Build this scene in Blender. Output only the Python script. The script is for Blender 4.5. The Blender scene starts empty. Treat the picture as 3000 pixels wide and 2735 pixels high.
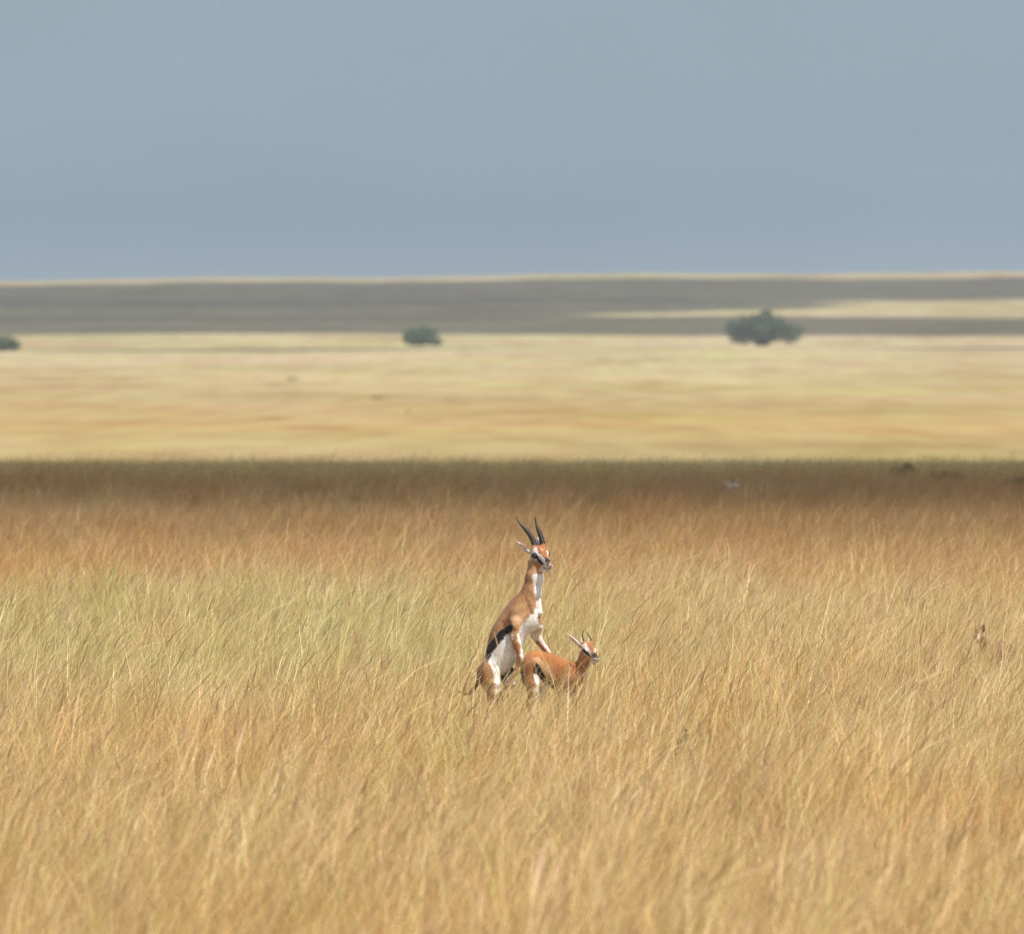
import bpy, math, random
import numpy as np

scene = bpy.context.scene
COL = scene.collection
random.seed(7)
RNG = np.random.default_rng(11)
GRASS = True

# ------------------------------------------------------------------ camera, light, air
H = 3.0            # eye height above the grass plain (safari vehicle)
FPX = 28000.0      # focal length in pixels of the 3000 px wide photograph
cam_d = bpy.data.cameras.new('camera')
cam = bpy.data.objects.new('camera', cam_d)
COL.objects.link(cam)
cam_d.sensor_width = 36.0
cam_d.lens = FPX * 36.0 / 3000.0
cam.location = (0, 0, H)
cam.rotation_euler = (math.radians(90) - math.atan((1367.5 - 1080) / FPX), 0, 0)
cam_d.clip_start = 0.5
cam_d.clip_end = 60000
cam_d.dof.use_dof = True
cam_d.dof.focus_distance = 82.0
cam_d.dof.aperture_fstop = cam_d.lens / 68.0
scene.camera = cam

SUN_EL, SUN_AZ = math.radians(65), math.radians(126)     # azimuth clockwise from +Y (view direction): right and behind
SUN = np.array([math.cos(SUN_EL) * math.sin(SUN_AZ), math.cos(SUN_EL) * math.cos(SUN_AZ), math.sin(SUN_EL)])
world = bpy.data.worlds.new('World')
scene.world = world
world.use_nodes = True
nt = world.node_tree
bg = nt.nodes['Background']
sky = nt.nodes.new('ShaderNodeTexSky')
sky.sky_type = 'NISHITA'
sky.sun_disc = False
sky.sun_elevation = SUN_EL
sky.sun_rotation = SUN_AZ
sky.dust_density = 2.0
bg.inputs['Strength'].default_value = 0.105
# the far sky is a smooth blue-grey rain cloud deck low over the horizon
tc = nt.nodes.new('ShaderNodeTexCoord')
sep = nt.nodes.new('ShaderNodeSeparateXYZ')
nt.links.new(tc.outputs['Generated'], sep.inputs[0])
mr = nt.nodes.new('ShaderNodeMapRange')
mr.inputs['From Min'].default_value = 0.02
mr.inputs['From Max'].default_value = 0.30
mr.inputs['To Min'].default_value = 1.0
mr.inputs['To Max'].default_value = 0.0
nt.links.new(sep.outputs['Z'], mr.inputs['Value'])
deck = nt.nodes.new('ShaderNodeValToRGB')
deck.color_ramp.elements[0].position = 0.0
deck.color_ramp.elements[0].color = (1.91, 2.60, 3.16, 1)
deck.color_ramp.elements[1].position = 1.0
deck.color_ramp.elements[1].color = (1.91, 2.60, 3.10, 1)
dm = nt.nodes.new('ShaderNodeMapRange')
dm.inputs['From Min'].default_value = 0.008
dm.inputs['From Max'].default_value = 0.045
nt.links.new(sep.outputs['Z'], dm.inputs['Value'])
nt.links.new(dm.outputs[0], deck.inputs['Fac'])
mx = nt.nodes.new('ShaderNodeMix')
mx.data_type = 'RGBA'
nt.links.new(mr.outputs[0], mx.inputs['Factor'])
nt.links.new(sky.outputs[0], mx.inputs['A'])
# faint unevenness of the distant rain haze
sn = nt.nodes.new('ShaderNodeTexNoise'); sn.inputs['Scale'].default_value = 22; sn.inputs['Detail'].default_value = 3
smp = nt.nodes.new('ShaderNodeMapping'); smp.inputs['Scale'].default_value = (1, 1, 2.6)
nt.links.new(tc.outputs['Generated'], smp.inputs['Vector']); nt.links.new(smp.outputs[0], sn.inputs['Vector'])
smr = nt.nodes.new('ShaderNodeMapRange')
smr.inputs['From Min'].default_value = 0.3; smr.inputs['From Max'].default_value = 0.7
smr.inputs['To Min'].default_value = 0.965; smr.inputs['To Max'].default_value = 1.03
nt.links.new(sn.outputs['Fac'], smr.inputs['Value'])
svm = nt.nodes.new('ShaderNodeVectorMath'); svm.operation = 'SCALE'
nt.links.new(deck.outputs[0], svm.inputs[0]); nt.links.new(smr.outputs[0], svm.inputs['Scale'])
nt.links.new(svm.outputs[0], mx.inputs['B'])
nt.links.new(mx.outputs['Result'], bg.inputs['Color'])

sun_d = bpy.data.lights.new('sun', 'SUN')
sun_d.energy = 4.5
sun_d.angle = math.radians(0.53)
sun_d.color = (1.0, 0.955, 0.88)
sun = bpy.data.objects.new('sun', sun_d)
COL.objects.link(sun)
from mathutils import Vector
sun.rotation_euler = Vector(SUN).to_track_quat('Z', 'Y').to_euler()

scene.view_settings.view_transform = 'Standard'
scene.view_settings.look = 'None'
scene.view_settings.gamma = 1.0
scene.view_settings.exposure = 0.46
scene.render.engine = 'CYCLES'
scene.cycles.use_denoising = True
scene.cycles.denoising_prefilter = 'NONE'
scene.cycles.max_bounces = 6
scene.cycles.volume_bounces = 0
scene.cycles.transparent_max_bounces = 8


# ------------------------------------------------------------------ helpers
def tag(o, label=None, cat=None, group=None, kind=None):
    if label: o['label'] = label
    if cat: o['category'] = cat
    if group: o['group'] = group
    if kind: o['kind'] = kind
    return o


def empty(name, loc):
    o = bpy.data.objects.new(name, None)
    COL.objects.link(o)
    o.location = loc
    o.empty_display_size = 0.3
    return o


def mesh_obj(name, V, F, mats, parent=None, smooth=True, link=True):
    me = bpy.data.meshes.new(name)
    V = np.asarray(V, dtype=np.float64)
    if isinstance(F, np.ndarray):
        n, k = F.shape
        me.vertices.add(len(V))
        me.vertices.foreach_set('co', V.astype(np.float32).ravel())
        me.loops.add(n * k)
        me.loops.foreach_set('vertex_index', F.astype(np.int32).ravel())
        me.polygons.add(n)
        me.polygons.foreach_set('loop_start', np.arange(0, n * k, k, dtype=np.int32))
        me.update(calc_edges=True)
    else:
        me.from_pydata([tuple(v) for v in V], [], F)
        me.update()
    me.validate()
    if smooth:
        me.polygons.foreach_set('use_smooth', np.ones(len(me.polygons), dtype=bool))
    for m in (mats if isinstance(mats, (list, tuple)) else [mats]):
        me.materials.append(m)
    o = bpy.data.objects.new(name, me)
    if link: COL.objects.link(o)
    if parent is not None:
        o.parent = parent
        o.location = (-parent.location[0], -parent.location[1], -parent.location[2])
    return o


def node_mat(name):
    m = bpy.data.materials.new(name)
    m.use_nodes = True
    t = m.node_tree
    return m, t, t.nodes['Principled BSDF']


def simple_mat(name, col, rough=0.7, spec=0.3, noise=0.0, nscale=20.0):
    m, t, b = node_mat(name)
    b.inputs['Roughness'].default_value = rough
    b.inputs['Specular IOR Level'].default_value = spec
    if noise:
        n = t.nodes.new('ShaderNodeTexNoise'); n.inputs['Scale'].default_value = nscale
        n.inputs['Detail'].default_value = 4
        g = t.nodes.new('ShaderNodeTexCoord')
        t.links.new(g.outputs['Object'], n.inputs['Vector'])
        r = t.nodes.new('ShaderNodeValToRGB')
        r.color_ramp.elements[0].position = 0.3
        r.color_ramp.elements[1].position = 0.7
        r.color_ramp.elements[0].color = tuple(c * (1 - noise) for c in col) + (1,)
        r.color_ramp.elements[1].color = tuple(min(1, c * (1 + noise)) for c in col) + (1,)
        t.links.new(n.outputs['Fac'], r.inputs['Fac'])
        t.links.new(r.outputs[0], b.inputs['Base Color'])
    else:
        b.inputs['Base Color'].default_value = tuple(col) + (1,)
    return m


def srgb(r, g, b):
    f = lambda c: c / 12.92 if c <= 0.04045 else ((c + 0.055) / 1.055) ** 2.4
    return (f(r / 255), f(g / 255), f(b / 255))


# ------------------------------------------------------------------ terrain
PROF_D = np.array([-4000, 0, 420, 560, 760, 1050, 1500, 2100, 2600, 3100, 4000, 5000, 5900, 6300, 7000, 9000, 20000.])
PROF_Y = np.array([0, 0, 1280, 1230, 1187, 1140, 1090, 1040, 1010, 976, 920, 862, 808, 812, 840, 920, 1000.])
pz = np.where(PROF_D > 400, H - (PROF_Y - 1080) / FPX * PROF_D, 0.0)
pz[-2:] = (10.0, -40.0)


def ground_z(x, y):
    x = np.asarray(x, float); y = np.asarray(y, float)
    z = np.interp(y, PROF_D, pz)
    far = np.clip((y - 2500) / 3000, 0, 1)
    z = z + far * 3.2 * np.tanh(x / 380.0) + far * 0.5 * np.sin(x / 150.0 + 1) + far * 0.35 * np.sin(x / 41.0) + far * 0.2 * np.sin(x / 11.0)
    mid = np.clip((y - 400) / 800, 0, 1)
    z = z + mid * 0.25 * np.sin(x / 37.0 + y / 310.0)
    return z


def W(px, py_ground_or_d, is_d=True):
    """world x,y,z of a ground point seen at photo column px and distance d"""
    d = py_ground_or_d
    x = (px - 1500) / FPX * d
    return x, d, float(ground_z(x, d))


# ground sheet, denser near the frame centre
ys = np.concatenate([[-3000, -800, -200, -50, 0], np.arange(10, 400, 10), np.geomspace(400, 8000, 150), [9000, 12000, 20000]])
ts = np.concatenate([[-6000, -2500, -1200], np.linspace(-600, 600, 121), [1200, 2500, 6000]])
V = []
for y in ys:
    xs = ts if y < 400 else np.concatenate([ts[:3] * (1 + 1.0 * y / 6000), ts[3:-3] * (y / 6000 + 0.6), ts[-3:] * (1 + 1.0 * y / 6000)])
    zz = ground_z(xs, np.full_like(xs, y))
    V.append(np.stack([xs, np.full_like(xs, y), zz], 1))
nx = len(ts)
V = np.concatenate(V)
ii, jj = np.meshgrid(np.arange(len(ys) - 1), np.arange(nx - 1), indexing='ij')
a = (ii * nx + jj).ravel()
F = np.stack([a, a + 1, a + nx + 1, a + nx], 1)


def zone_color(t, detail_scale=1.0):
    """colour of the dry savanna sward by place: patches of straw, rusty red oat grass and green regrowth"""
    N, L = t.nodes, t.links
    geo = N.new('ShaderNodeNewGeometry')
    sp = N.new('ShaderNodeSeparateXYZ'); L.new(geo.outputs['Position'], sp.inputs[0])
    # distance 0..1 over 7000 m, power-scaled so near zones keep room
    pw = N.new('ShaderNodeMath'); pw.operation = 'DIVIDE'; pw.inputs[0].default_value = 30.0
    wob = N.new('ShaderNodeTexNoise'); wob.inputs['Scale'].default_value = 0.05; wob.inputs['Detail'].default_value = 3
    L.new(geo.outputs['Position'], wob.inputs['Vector'])
    wo = N.new('ShaderNodeMath'); wo.operation = 'MULTIPLY_ADD'
    wo.inputs[1].default_value = 0.9; wo.inputs[2].default_value = 0.55
    L.new(wob.outputs['Fac'], wo.inputs[0])
    yy = N.new('ShaderNodeMath'); yy.operation = 'MULTIPLY'
    L.new(sp.outputs['Y'], yy.inputs[0]); L.new(wo.outputs[0], yy.inputs[1])
    mxm = N.new('ShaderNodeMath'); mxm.operation = 'MAXIMUM'; mxm.inputs[1].default_value = 30.0
    L.new(yy.outputs[0], mxm.inputs[0]); L.new(mxm.outputs[0], pw.inputs[1])
    ramp = N.new('ShaderNodeValToRGB')
    cr = ramp.color_ramp
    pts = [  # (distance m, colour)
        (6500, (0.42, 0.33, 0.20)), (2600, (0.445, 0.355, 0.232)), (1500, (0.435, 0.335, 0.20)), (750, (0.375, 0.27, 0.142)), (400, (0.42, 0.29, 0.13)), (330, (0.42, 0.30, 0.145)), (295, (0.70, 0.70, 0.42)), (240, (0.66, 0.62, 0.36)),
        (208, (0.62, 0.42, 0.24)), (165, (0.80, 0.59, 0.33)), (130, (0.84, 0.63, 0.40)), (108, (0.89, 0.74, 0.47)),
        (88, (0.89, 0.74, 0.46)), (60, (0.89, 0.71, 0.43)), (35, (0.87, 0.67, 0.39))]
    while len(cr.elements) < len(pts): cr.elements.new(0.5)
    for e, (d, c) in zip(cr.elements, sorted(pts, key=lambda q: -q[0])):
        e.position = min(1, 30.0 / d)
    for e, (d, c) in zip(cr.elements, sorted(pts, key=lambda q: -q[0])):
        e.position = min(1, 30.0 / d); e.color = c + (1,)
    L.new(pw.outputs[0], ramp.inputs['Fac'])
    return geo, sp, ramp


def mix_rgb(t, fac, a, b, blend='MIX'):
    n = t.nodes.new('ShaderNodeMix'); n.data_type = 'RGBA'; n.blend_type = blend
    for sock, val in (('Factor', fac), ('A', a), ('B', b)):
        s = n.inputs[sock]
        if hasattr(val, 'is_output') and val.is_output: t.links.new(val, s)
        else: s.default_value = val if not isinstance(val, tuple) else (val + (1,) if len(val) == 3 else val)
    return n.outputs['Result']


def noise(t, vec, scale, detail=4, stretch=None, lo=0.35, hi=0.65, rough=0.55):
    n = t.nodes.new('ShaderNodeTexNoise')
    n.inputs['Scale'].default_value = scale
    n.inputs['Detail'].default_value = detail
    n.inputs['Roughness'].default_value = rough
    if stretch:
        mp = t.nodes.new('ShaderNodeMapping'); mp.inputs['Scale'].default_value = stretch
        t.links.new(vec, mp.inputs['Vector']); vec = mp.outputs[0]
    t.links.new(vec, n.inputs['Vector'])
    r = t.nodes.new('ShaderNodeMapRange')
    r.inputs['From Min'].default_value = lo; r.inputs['From Max'].default_value = hi
    t.links.new(n.outputs['Fac'], r.inputs['Value'])
    return r.outputs[0]


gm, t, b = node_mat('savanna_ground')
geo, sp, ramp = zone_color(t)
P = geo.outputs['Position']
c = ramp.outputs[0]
nr = t.nodes.new('ShaderNodeMapRange')
nr.inputs['From Min'].default_value = 380; nr.inputs['From Max'].default_value = 480
t.links.new(sp.outputs['Y'], nr.inputs['Value'])
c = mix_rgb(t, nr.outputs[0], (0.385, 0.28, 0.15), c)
c = mix_rgb(t, noise(t, P, 0.012, 5, (1, 0.35, 1)), c, mix_rgb(t, 1.0, c, (0.80, 0.92, 0.72), 'MULTIPLY'))
c = mix_rgb(t, noise(t, P, 0.03, 6, (1, 0.25, 1), 0.5, 0.72), c, mix_rgb(t, 1.0, c, (0.80, 0.70, 0.62), 'MULTIPLY'))
c = mix_rgb(t, noise(t, P, 0.0045, 5, (1, 0.3, 1), 0.52, 0.70), c, mix_rgb(t, 1.0, c, (0.95, 1.08, 0.80), 'MULTIPLY'))
c = mix_rgb(t, noise(t, P, 0.02, 6, (1, 0.12, 1), 0.5, 0.68), c, mix_rgb(t, 1.0, c, (0.84, 0.74, 0.68), 'MULTIPLY'))
c = mix_rgb(t, noise(t, P, 0.016, 4, (1, 0.16, 3), 0.55, 0.72), c, mix_rgb(t, 1.0, c, (1.0, 1.10, 0.84), 'MULTIPLY'))
c = mix_rgb(t, noise(t, P, 0.13, 4, (1, 0.09, 1), 0.46, 0.66), c, mix_rgb(t, 1.0, c, (0.88, 0.80, 0.74), 'MULTIPLY'))
c = mix_rgb(t, noise(t, P, 0.30, 4, (1, 0.05, 1), 0.45, 0.68), c, mix_rgb(t, 1.0, c, (0.86, 0.80, 0.76), 'MULTIPLY'))
c = mix_rgb(t, noise(t, P, 0.10, 4, (1, 0.10, 5), 0.5, 0.7), c, mix_rgb(t, 1.0, c, (1.02, 1.08, 0.90), 'MULTIPLY'))
c = mix_rgb(t, noise(t, P, 0.35, 5, None, 0.3, 0.7), mix_rgb(t, 1.0, c, (0.82, 0.80, 0.78), 'MULTIPLY'), c)
near = t.nodes.new('ShaderNodeMapRange')   # bare soil and litter under the tall grass
near.inputs['From Min'].default_value = 274; near.inputs['From Max'].default_value = 300
t.links.new(sp.outputs['Y'], near.inputs['Value'])
soil = mix_rgb(t, noise(t, P, 3.0, 4), (0.20, 0.14, 0.07), (0.34, 0.24, 0.11))
c = mix_rgb(t, near.outputs[0], soil, c)
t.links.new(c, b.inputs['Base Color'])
b.inputs['Roughness'].default_value = 1.0
b.inputs['Specular IOR Level'].default_value = 0.1
ground = mesh_obj('ground', V, F, gm)
tag(ground, kind='structure')

# ------------------------------------------------------------------ clouds high overhead (out of frame) that shade parts of the plain
cm, t, b = node_mat('cloud_vapour')
b.inputs['Base Color'].default_value = (0.9, 0.9, 0.9, 1)
b.inputs['Roughness'].default_value = 1.0
b.inputs['Specular IOR Level'].default_value = 0.0
def thin(m, f):
    t = m.node_tree; x = t.nodes.new('ShaderNodeBsdfTransparent'); k = t.nodes.new('ShaderNodeMixShader'); k.inputs[0].default_value = f
    t.links.new(t.nodes['Principled BSDF'].outputs[0], k.inputs[1]); t.links.new(x.outputs[0], k.inputs[2])
    t.links.new(k.outputs[0], t.nodes['Material Output'].inputs['Surface'])
cm2 = cm.copy(); cm2.name = 'cloud_veil'
cm3 = cm.copy(); cm3.name = 'cloud_thin'
thin(cm, 0.34); thin(cm2, 0.76); thin(cm3, 0.50)


def cloud(outline, alt, thick, seed, mat=None, rough=8.0):
    """outline: list of ground points its shadow should cover; lies along the sun ray at altitude alt"""
    r = np.random.default_rng(seed)
    pts = np.array(outline, float)
    # resample the outline and roughen it
    seg = []
    n = len(pts)
    for i in range(n):
        p, q = pts[i], pts[(i + 1) % n]
        m = max(2, int(np.hypot(*(q - p)) / 12))
        m = min(m, 60)
        for k in range(m): seg.append(p + (q - p) * k / m)
    seg = np.array(seg)
    jit = r.normal(0, 1, len(seg))
    jit = np.convolve(np.concatenate([jit[-4:], jit, jit[:4]]), np.ones(3) / 3, 'same')[4:-4]
    cen = seg.mean(0)
    out = seg - cen
    ln = np.hypot(out[:, 0], out[:, 1])[:, None]
    seg = seg + out / ln * (jit * rough)[:, None]
    off = SUN[:2] / SUN[2] * alt
    N = len(seg)
    rings, zs = [], []
    prof = [(0.0, 0.0), (0.55, -0.06), (1.0, 0.0), (0.96, 0.22), (0.8, 0.55), (0.5, 0.85), (0.2, 1.0)]
    Vv = [np.array([[cen[0] + off[0], cen[1] + off[1], alt - 0.06 * thick]])]
    for s, zf in prof[1:]:
        P2 = cen + (seg - cen) * s + off
        z = np.full((N, 1), alt + zf * thick) + (r.normal(0, 0.03, (N, 1)) * thick if s < 1 and zf > 0 else 0)
        Vv.append(np.concatenate([P2, z], 1))
    Vv.append(np.array([[cen[0] + off[0], cen[1] + off[1], alt + thick]]))
    Fc = []
    for k in range(N): Fc.append((0, 1 + (k + 1) % N, 1 + k))
    nr = len(prof) - 1
    for q in range(nr - 1):
        for k in range(N):
            a0 = 1 + q * N + k; a1 = 1 + q * N + (k + 1) % N
            Fc.append((a0, a1, a1 + N, a0 + N))
    top = 1 + nr * N
    for k in range(N): Fc.append((top, 1 + (nr - 1) * N + k, 1 + (nr - 1) * N + (k + 1) % N))
    o = mesh_obj('cloud', np.concatenate(Vv), Fc, mat or cm)
    tag(o, kind='structure')
    return o


cloud([(-700, 164), (-300, 168), (-60, 160), (-15, 168), (0, 178), (10, 166), (60, 160), (300, 166), (700, 160),
       (760, 276), (400, 290), (9, 289), (4, 281), (0, 287), (-6, 283), (-400, 285), (-760, 278)], 2600, 30, 3, cm3, rough=4.0)
cloud([(-700, 138), (-60, 136), (-9, 142), (-5, 154), (-2, 142), (2, 152), (6, 140), (60, 136), (700, 138),
       (700, 225), (5, 222), (0, 214), (-5, 220), (-700, 226)], 2450, 30, 13, cm2)
cloud([(-2600, 3150), (-900, 3130), (-100, 3080), (60, 3020), (180, 2880), (1200, 2860), (1500, 3300), (700, 3700), (300, 3740),
       (60, 3760), (-60, 3900), (-900, 3900), (-2500, 3900)], 2100, 120, 5)
cloud([(-2600, 4500), (-900, 4500), (-60, 4400), (40, 4470), (250, 4540), (700, 4580), (1500, 4650), (2400, 4600), (2500, 5500),
       (400, 5560), (0, 5640), (-900, 5700), (-2600, 5600)], 2300, 120, 6)
cloud([(-2500, 3700), (-1000, 3600), (-100, 3650), (-10, 3720), (40, 3950), (110, 4150), (150, 4350), (60, 4700), (-300, 4800), (-2500, 4800)], 2200, 120, 8)
cloud([(-128, 2320), (-60, 2290), (-20, 2310), (0, 2350), (-30, 2400), (-80, 2410), (-125, 2370)], 1500, 20, 9)
cloud([(60, 2440), (110, 2400), (200, 2400), (300, 2420), (320, 2520), (200, 2560), (100, 2500)], 1500, 20, 10)

# ------------------------------------------------------------------ haze
hv = [(-9000, -100, -45), (9000, -100, -45), (9000, 9500, -45), (-9000, 9500, -45),
      (-9000, -100, 95), (9000, -100, 95), (9000, 9500, 95), (-9000, 9500, 95)]
hf = [(0, 3, 2, 1), (4, 5, 6, 7), (0, 1, 5, 4), (1, 2, 6, 5), (2, 3, 7, 6), (3, 0, 4, 7)]
hm = bpy.data.materials.new('haze'); hm.use_nodes = True
ht = hm.node_tree; ht.nodes.remove(ht.nodes['Principled BSDF'])
pv = ht.nodes.new('ShaderNodeVolumePrincipled')
pv.inputs['Color'].default_value = (0.90, 0.95, 0.96, 1)
pv.inputs['Density'].default_value = 0.000085
pv.inputs['Anisotropy'].default_value = 0.2
ht.links.new(pv.outputs[0], ht.nodes['Material Output'].inputs['Volume'])
haze = mesh_obj('haze', hv, hf, hm, smooth=False)
tag(haze, kind='stuff')

# ------------------------------------------------------------------ trees and shrubs
leaf_pale = simple_mat('leaf_pale', (0.22, 0.20, 0.09), 0.8, 0.2, 0.2, 2.0)
leaf_dark = simple_mat('leaf_dark', (0.09, 0.13, 0.065), 0.7, 0.3, 0.35, 0.6)
leaf_mid = simple_mat('leaf_mid', (0.06, 0.095, 0.025), 0.7, 0.3, 0.35, 2.0)
leaf_brown = simple_mat('leaf_brown', (0.12, 0.095, 0.055), 0.8, 0.2, 0.35, 2.0)
bark = simple_mat('bark', (0.17, 0.13, 0.10), 0.9, 0.2, 0.3, 3.0)


def tube(path, rad, n=7):
    path = np.array(path, float)
    V, F = [], []
    for i, p in enumerate(path):
        d = path[min(i + 1, len(path) - 1)] - path[max(i - 1, 0)]
        d /= np.linalg.norm(d) + 1e-9
        u = np.cross(d, (0.31, 0.95, 0.05)); u /= np.linalg.norm(u)
        v = np.cross(d, u)
        for k in range(n):
            an = 2 * math.pi * k / n
            V.append(p + rad[i] * (math.cos(an) * u + math.sin(an) * v))
    for i in range(len(path) - 1):
        for k in range(n):
            F.append((i * n + k, i * n + (k + 1) % n, (i + 1) * n + (k + 1) % n, (i + 1) * n + k))
    F.append(tuple(range(n))[::-1]); F.append(tuple((len(path) - 1) * n + k for k in range(n)))
    return V, F


def join(parts):
    V, F = [], []
    for v, f in parts:
        o = len(V); V += list(v); F += [tuple(i + o for i in q) for q in f]
    return V, F


def tree(name, label, cat, base, lobes, leaf, mat, seed, trunk=True, group=None, density=1.0):
    """lobes: (dx, dz, radius_x, radius_z) crown clumps relative to base, metres"""
    r = np.random.default_rng(seed)
    root = empty(name, base)
    tag(root, label, cat, group)
    bx, by, bz = base
    V, F = [], []
    tubes = []
    for (dx, dz, rx, rz) in lobes:
        dy = r.uniform(-0.5, 0.5) * rx
        n = int(density * 90 * max(1, rx * rz / (leaf * leaf) / 16))
        for k in range(n):
            d = r.normal(size=3); d /= np.linalg.norm(d)
            rad = r.uniform(0.45, 1.0) ** 0.6 * (1 + 0.18 * math.sin(5 * d[0] + 3 * d[2] + seed) + 0.1 * r.normal())
            p = np.array([bx + dx + d[0] * rx * rad, by + dy + d[1] * rx * rad, bz + dz + d[2] * rz * rad])
            if p[2] < bz + 0.05: p[2] = bz + 0.05 + r.uniform(0, 0.2) * rz
            for q in range(4):
                c0 = p + r.normal(0, leaf * 0.8, 3)
                u = r.normal(size=3); u /= np.linalg.norm(u)
                v = np.cross(u, r.normal(size=3)); v /= np.linalg.norm(v)
                s = leaf * r.uniform(0.5, 1.1)
                o = len(V)
                V += [c0 - u * s, c0 + v * s * 0.5, c0 + u * s, c0 - v * s * 0.5]
                F.append((o, o + 1, o + 2, o + 3))
        if trunk:
            tw = max(rz * 0.10, 0.02)
            tubes.append(tube([(bx + dx * 0.06, by, bz - 0.1), (bx + dx * 0.25, by + dy * 0.3, bz + dz * 0.45),
                               (bx + dx * 0.8, by + dy, bz + dz)], [tw * 1.6, tw, tw * 0.4]))
    mesh_obj('crown', V, F, mat, root, smooth=False)
    if tubes:
        v, f = join(tubes)
        mesh_obj('trunk', v, f, bark, root)
    return root


# right: wide multi-crowned tree, ~20 m
b_ = W(2238, 2560)
tree('acacia_tree', 'wide spreading dark green tree with several rounded crowns on the far plain, right of centre', 'tree', b_,
     [(a_, b_z * 0.92, c_, d_ * 0.92) for a_, b_z, c_, d_ in [(-8.2, 5.2, 2.2, 2.6), (-7.6, 2.9, 1.9, 2.2), (-6.6, 4.6, 1.8, 2.2), (-4.4, 6.6, 2.6, 2.3), (-2.0, 7.8, 2.2, 1.5), (0.4, 8.2, 2.4, 1.8), (0.9, 9.6, 1.0, 0.7),
      (-1.0, 5.4, 4.2, 2.4), (3.2, 7.2, 2.2, 1.8), (4.6, 5.9, 2.4, 1.7), (-4.6, 3.4, 2.8, 2.2), (0.0, 2.9, 3.6, 1.8), (3.4, 3.4, 2.6, 2.0), (5.9, 4.4, 1.9, 1.4),
      (8.2, 3.9, 2.2, 2.3), (7.0, 2.2, 1.9, 1.4), (-5.6, 1.6, 2.0, 1.1), (-1.2, 1.0, 1.4, 0.9)]], 0.36, leaf_dark, 21, density=0.75)
b_ = W(1231, 2500)
tree('round_bush', 'rounded dark green bush alone on the far plain, above and left of the gazelles', 'bush', b_,
     [(-2.5, 2.2, 2.4, 2.1), (0.0, 2.6, 2.8, 2.5), (2.5, 2.2, 2.4, 2.1), (4.2, 0.7, 1.2, 0.7), (-0.4, 1.3, 3.8, 1.2)], 0.35, leaf_dark, 22, density=1.1)
b_ = W(10, 2300)
tree('round_bush', 'dark green bush cut off by the left edge of the photo, on the far plain', 'bush', b_,
     [(-1.5, 2.0, 2.3, 1.9), (1.0, 1.9, 2.2, 1.7), (2.6, 1.4, 1.5, 1.2)], 0.35, leaf_dark, 23, density=1.1)
for (px, d, s, m, nm, lab, sd) in [
    (2645, 236, 0.21, leaf_mid, 'green_shrub', 'small bright dark-green shrub in the shaded band of grass at right', 31),
    (2757, 230, 0.175, leaf_brown, 'brown_shrub', 'left of two low dull brown shrubs in the shaded grass at right', 32),
    (2793, 230, 0.16, leaf_brown, 'brown_shrub', 'right of two low dull brown shrubs in the shaded grass at right', 33),
    (2975, 219, 0.165, leaf_mid, 'olive_shrub', 'faint olive shrub in the shaded grass at the right edge', 34),
    (1003, 187, 0.17, leaf_brown, 'dark_weed', 'tiny dark weed at the near edge of the shaded band, left of the horns', 35)]:
    x, y, z = W(px, d)
    tree(nm, lab, 'shrub', (x, y, z), [(-s * 0.8, s * 1.9, s, s * 0.9), (s * 0.6, s * 2.1, s * 1.1, s), (0, s * 1.2, s * 1.3, s)], s * 0.16, m, sd, density=0.9)
for (px, d, s, lab, sd) in [
    (858, 1230, 0.5, 'small dark tussock shrub on the sunlit plain, nearest to the round bush', 41),
    (1106, 830, 0.28, 'small green tussock shrub on the sunlit plain, above a yellow green streak', 42),
    (1198, 640, 0.16, 'pale green tussock shrub low on the sunlit plain just left of centre', 43)]:
    x, y, z = W(px, d)
    tree('tussock_shrub', lab, 'shrub', (x, y, z), [(-s * 0.9, s * 0.5, s, s * 0.5), (s * 0.7, s * 0.45, s * 0.9, s * 0.45)], s * 0.14, leaf_pale, sd,
         density=0.35)

# ------------------------------------------------------------------ animals: one continuous skin per body, from smoothly blended volumes
MM = 0.000995
GV = 1867.0          # v of the ground line under the pair


def nrm(v):
    v = np.asarray(v, float)
    return v / (np.linalg.norm(v) + 1e-12)


def frame(f, tilt=0.0):
    """forward direction in (u, v, w); returns forward, ventral, lateral axes"""
    f = nrm(f)
    lat = nrm(np.cross(f, np.cross((0, 0, 1.0), f)))      # as much toward depth as possible
    ven = nrm(np.cross(lat, f))
    if ven[1] < 0: ven = -ven
    c, s = math.cos(tilt), math.sin(tilt)
    return f, c * ven - s * lat, c * lat + s * ven


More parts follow.
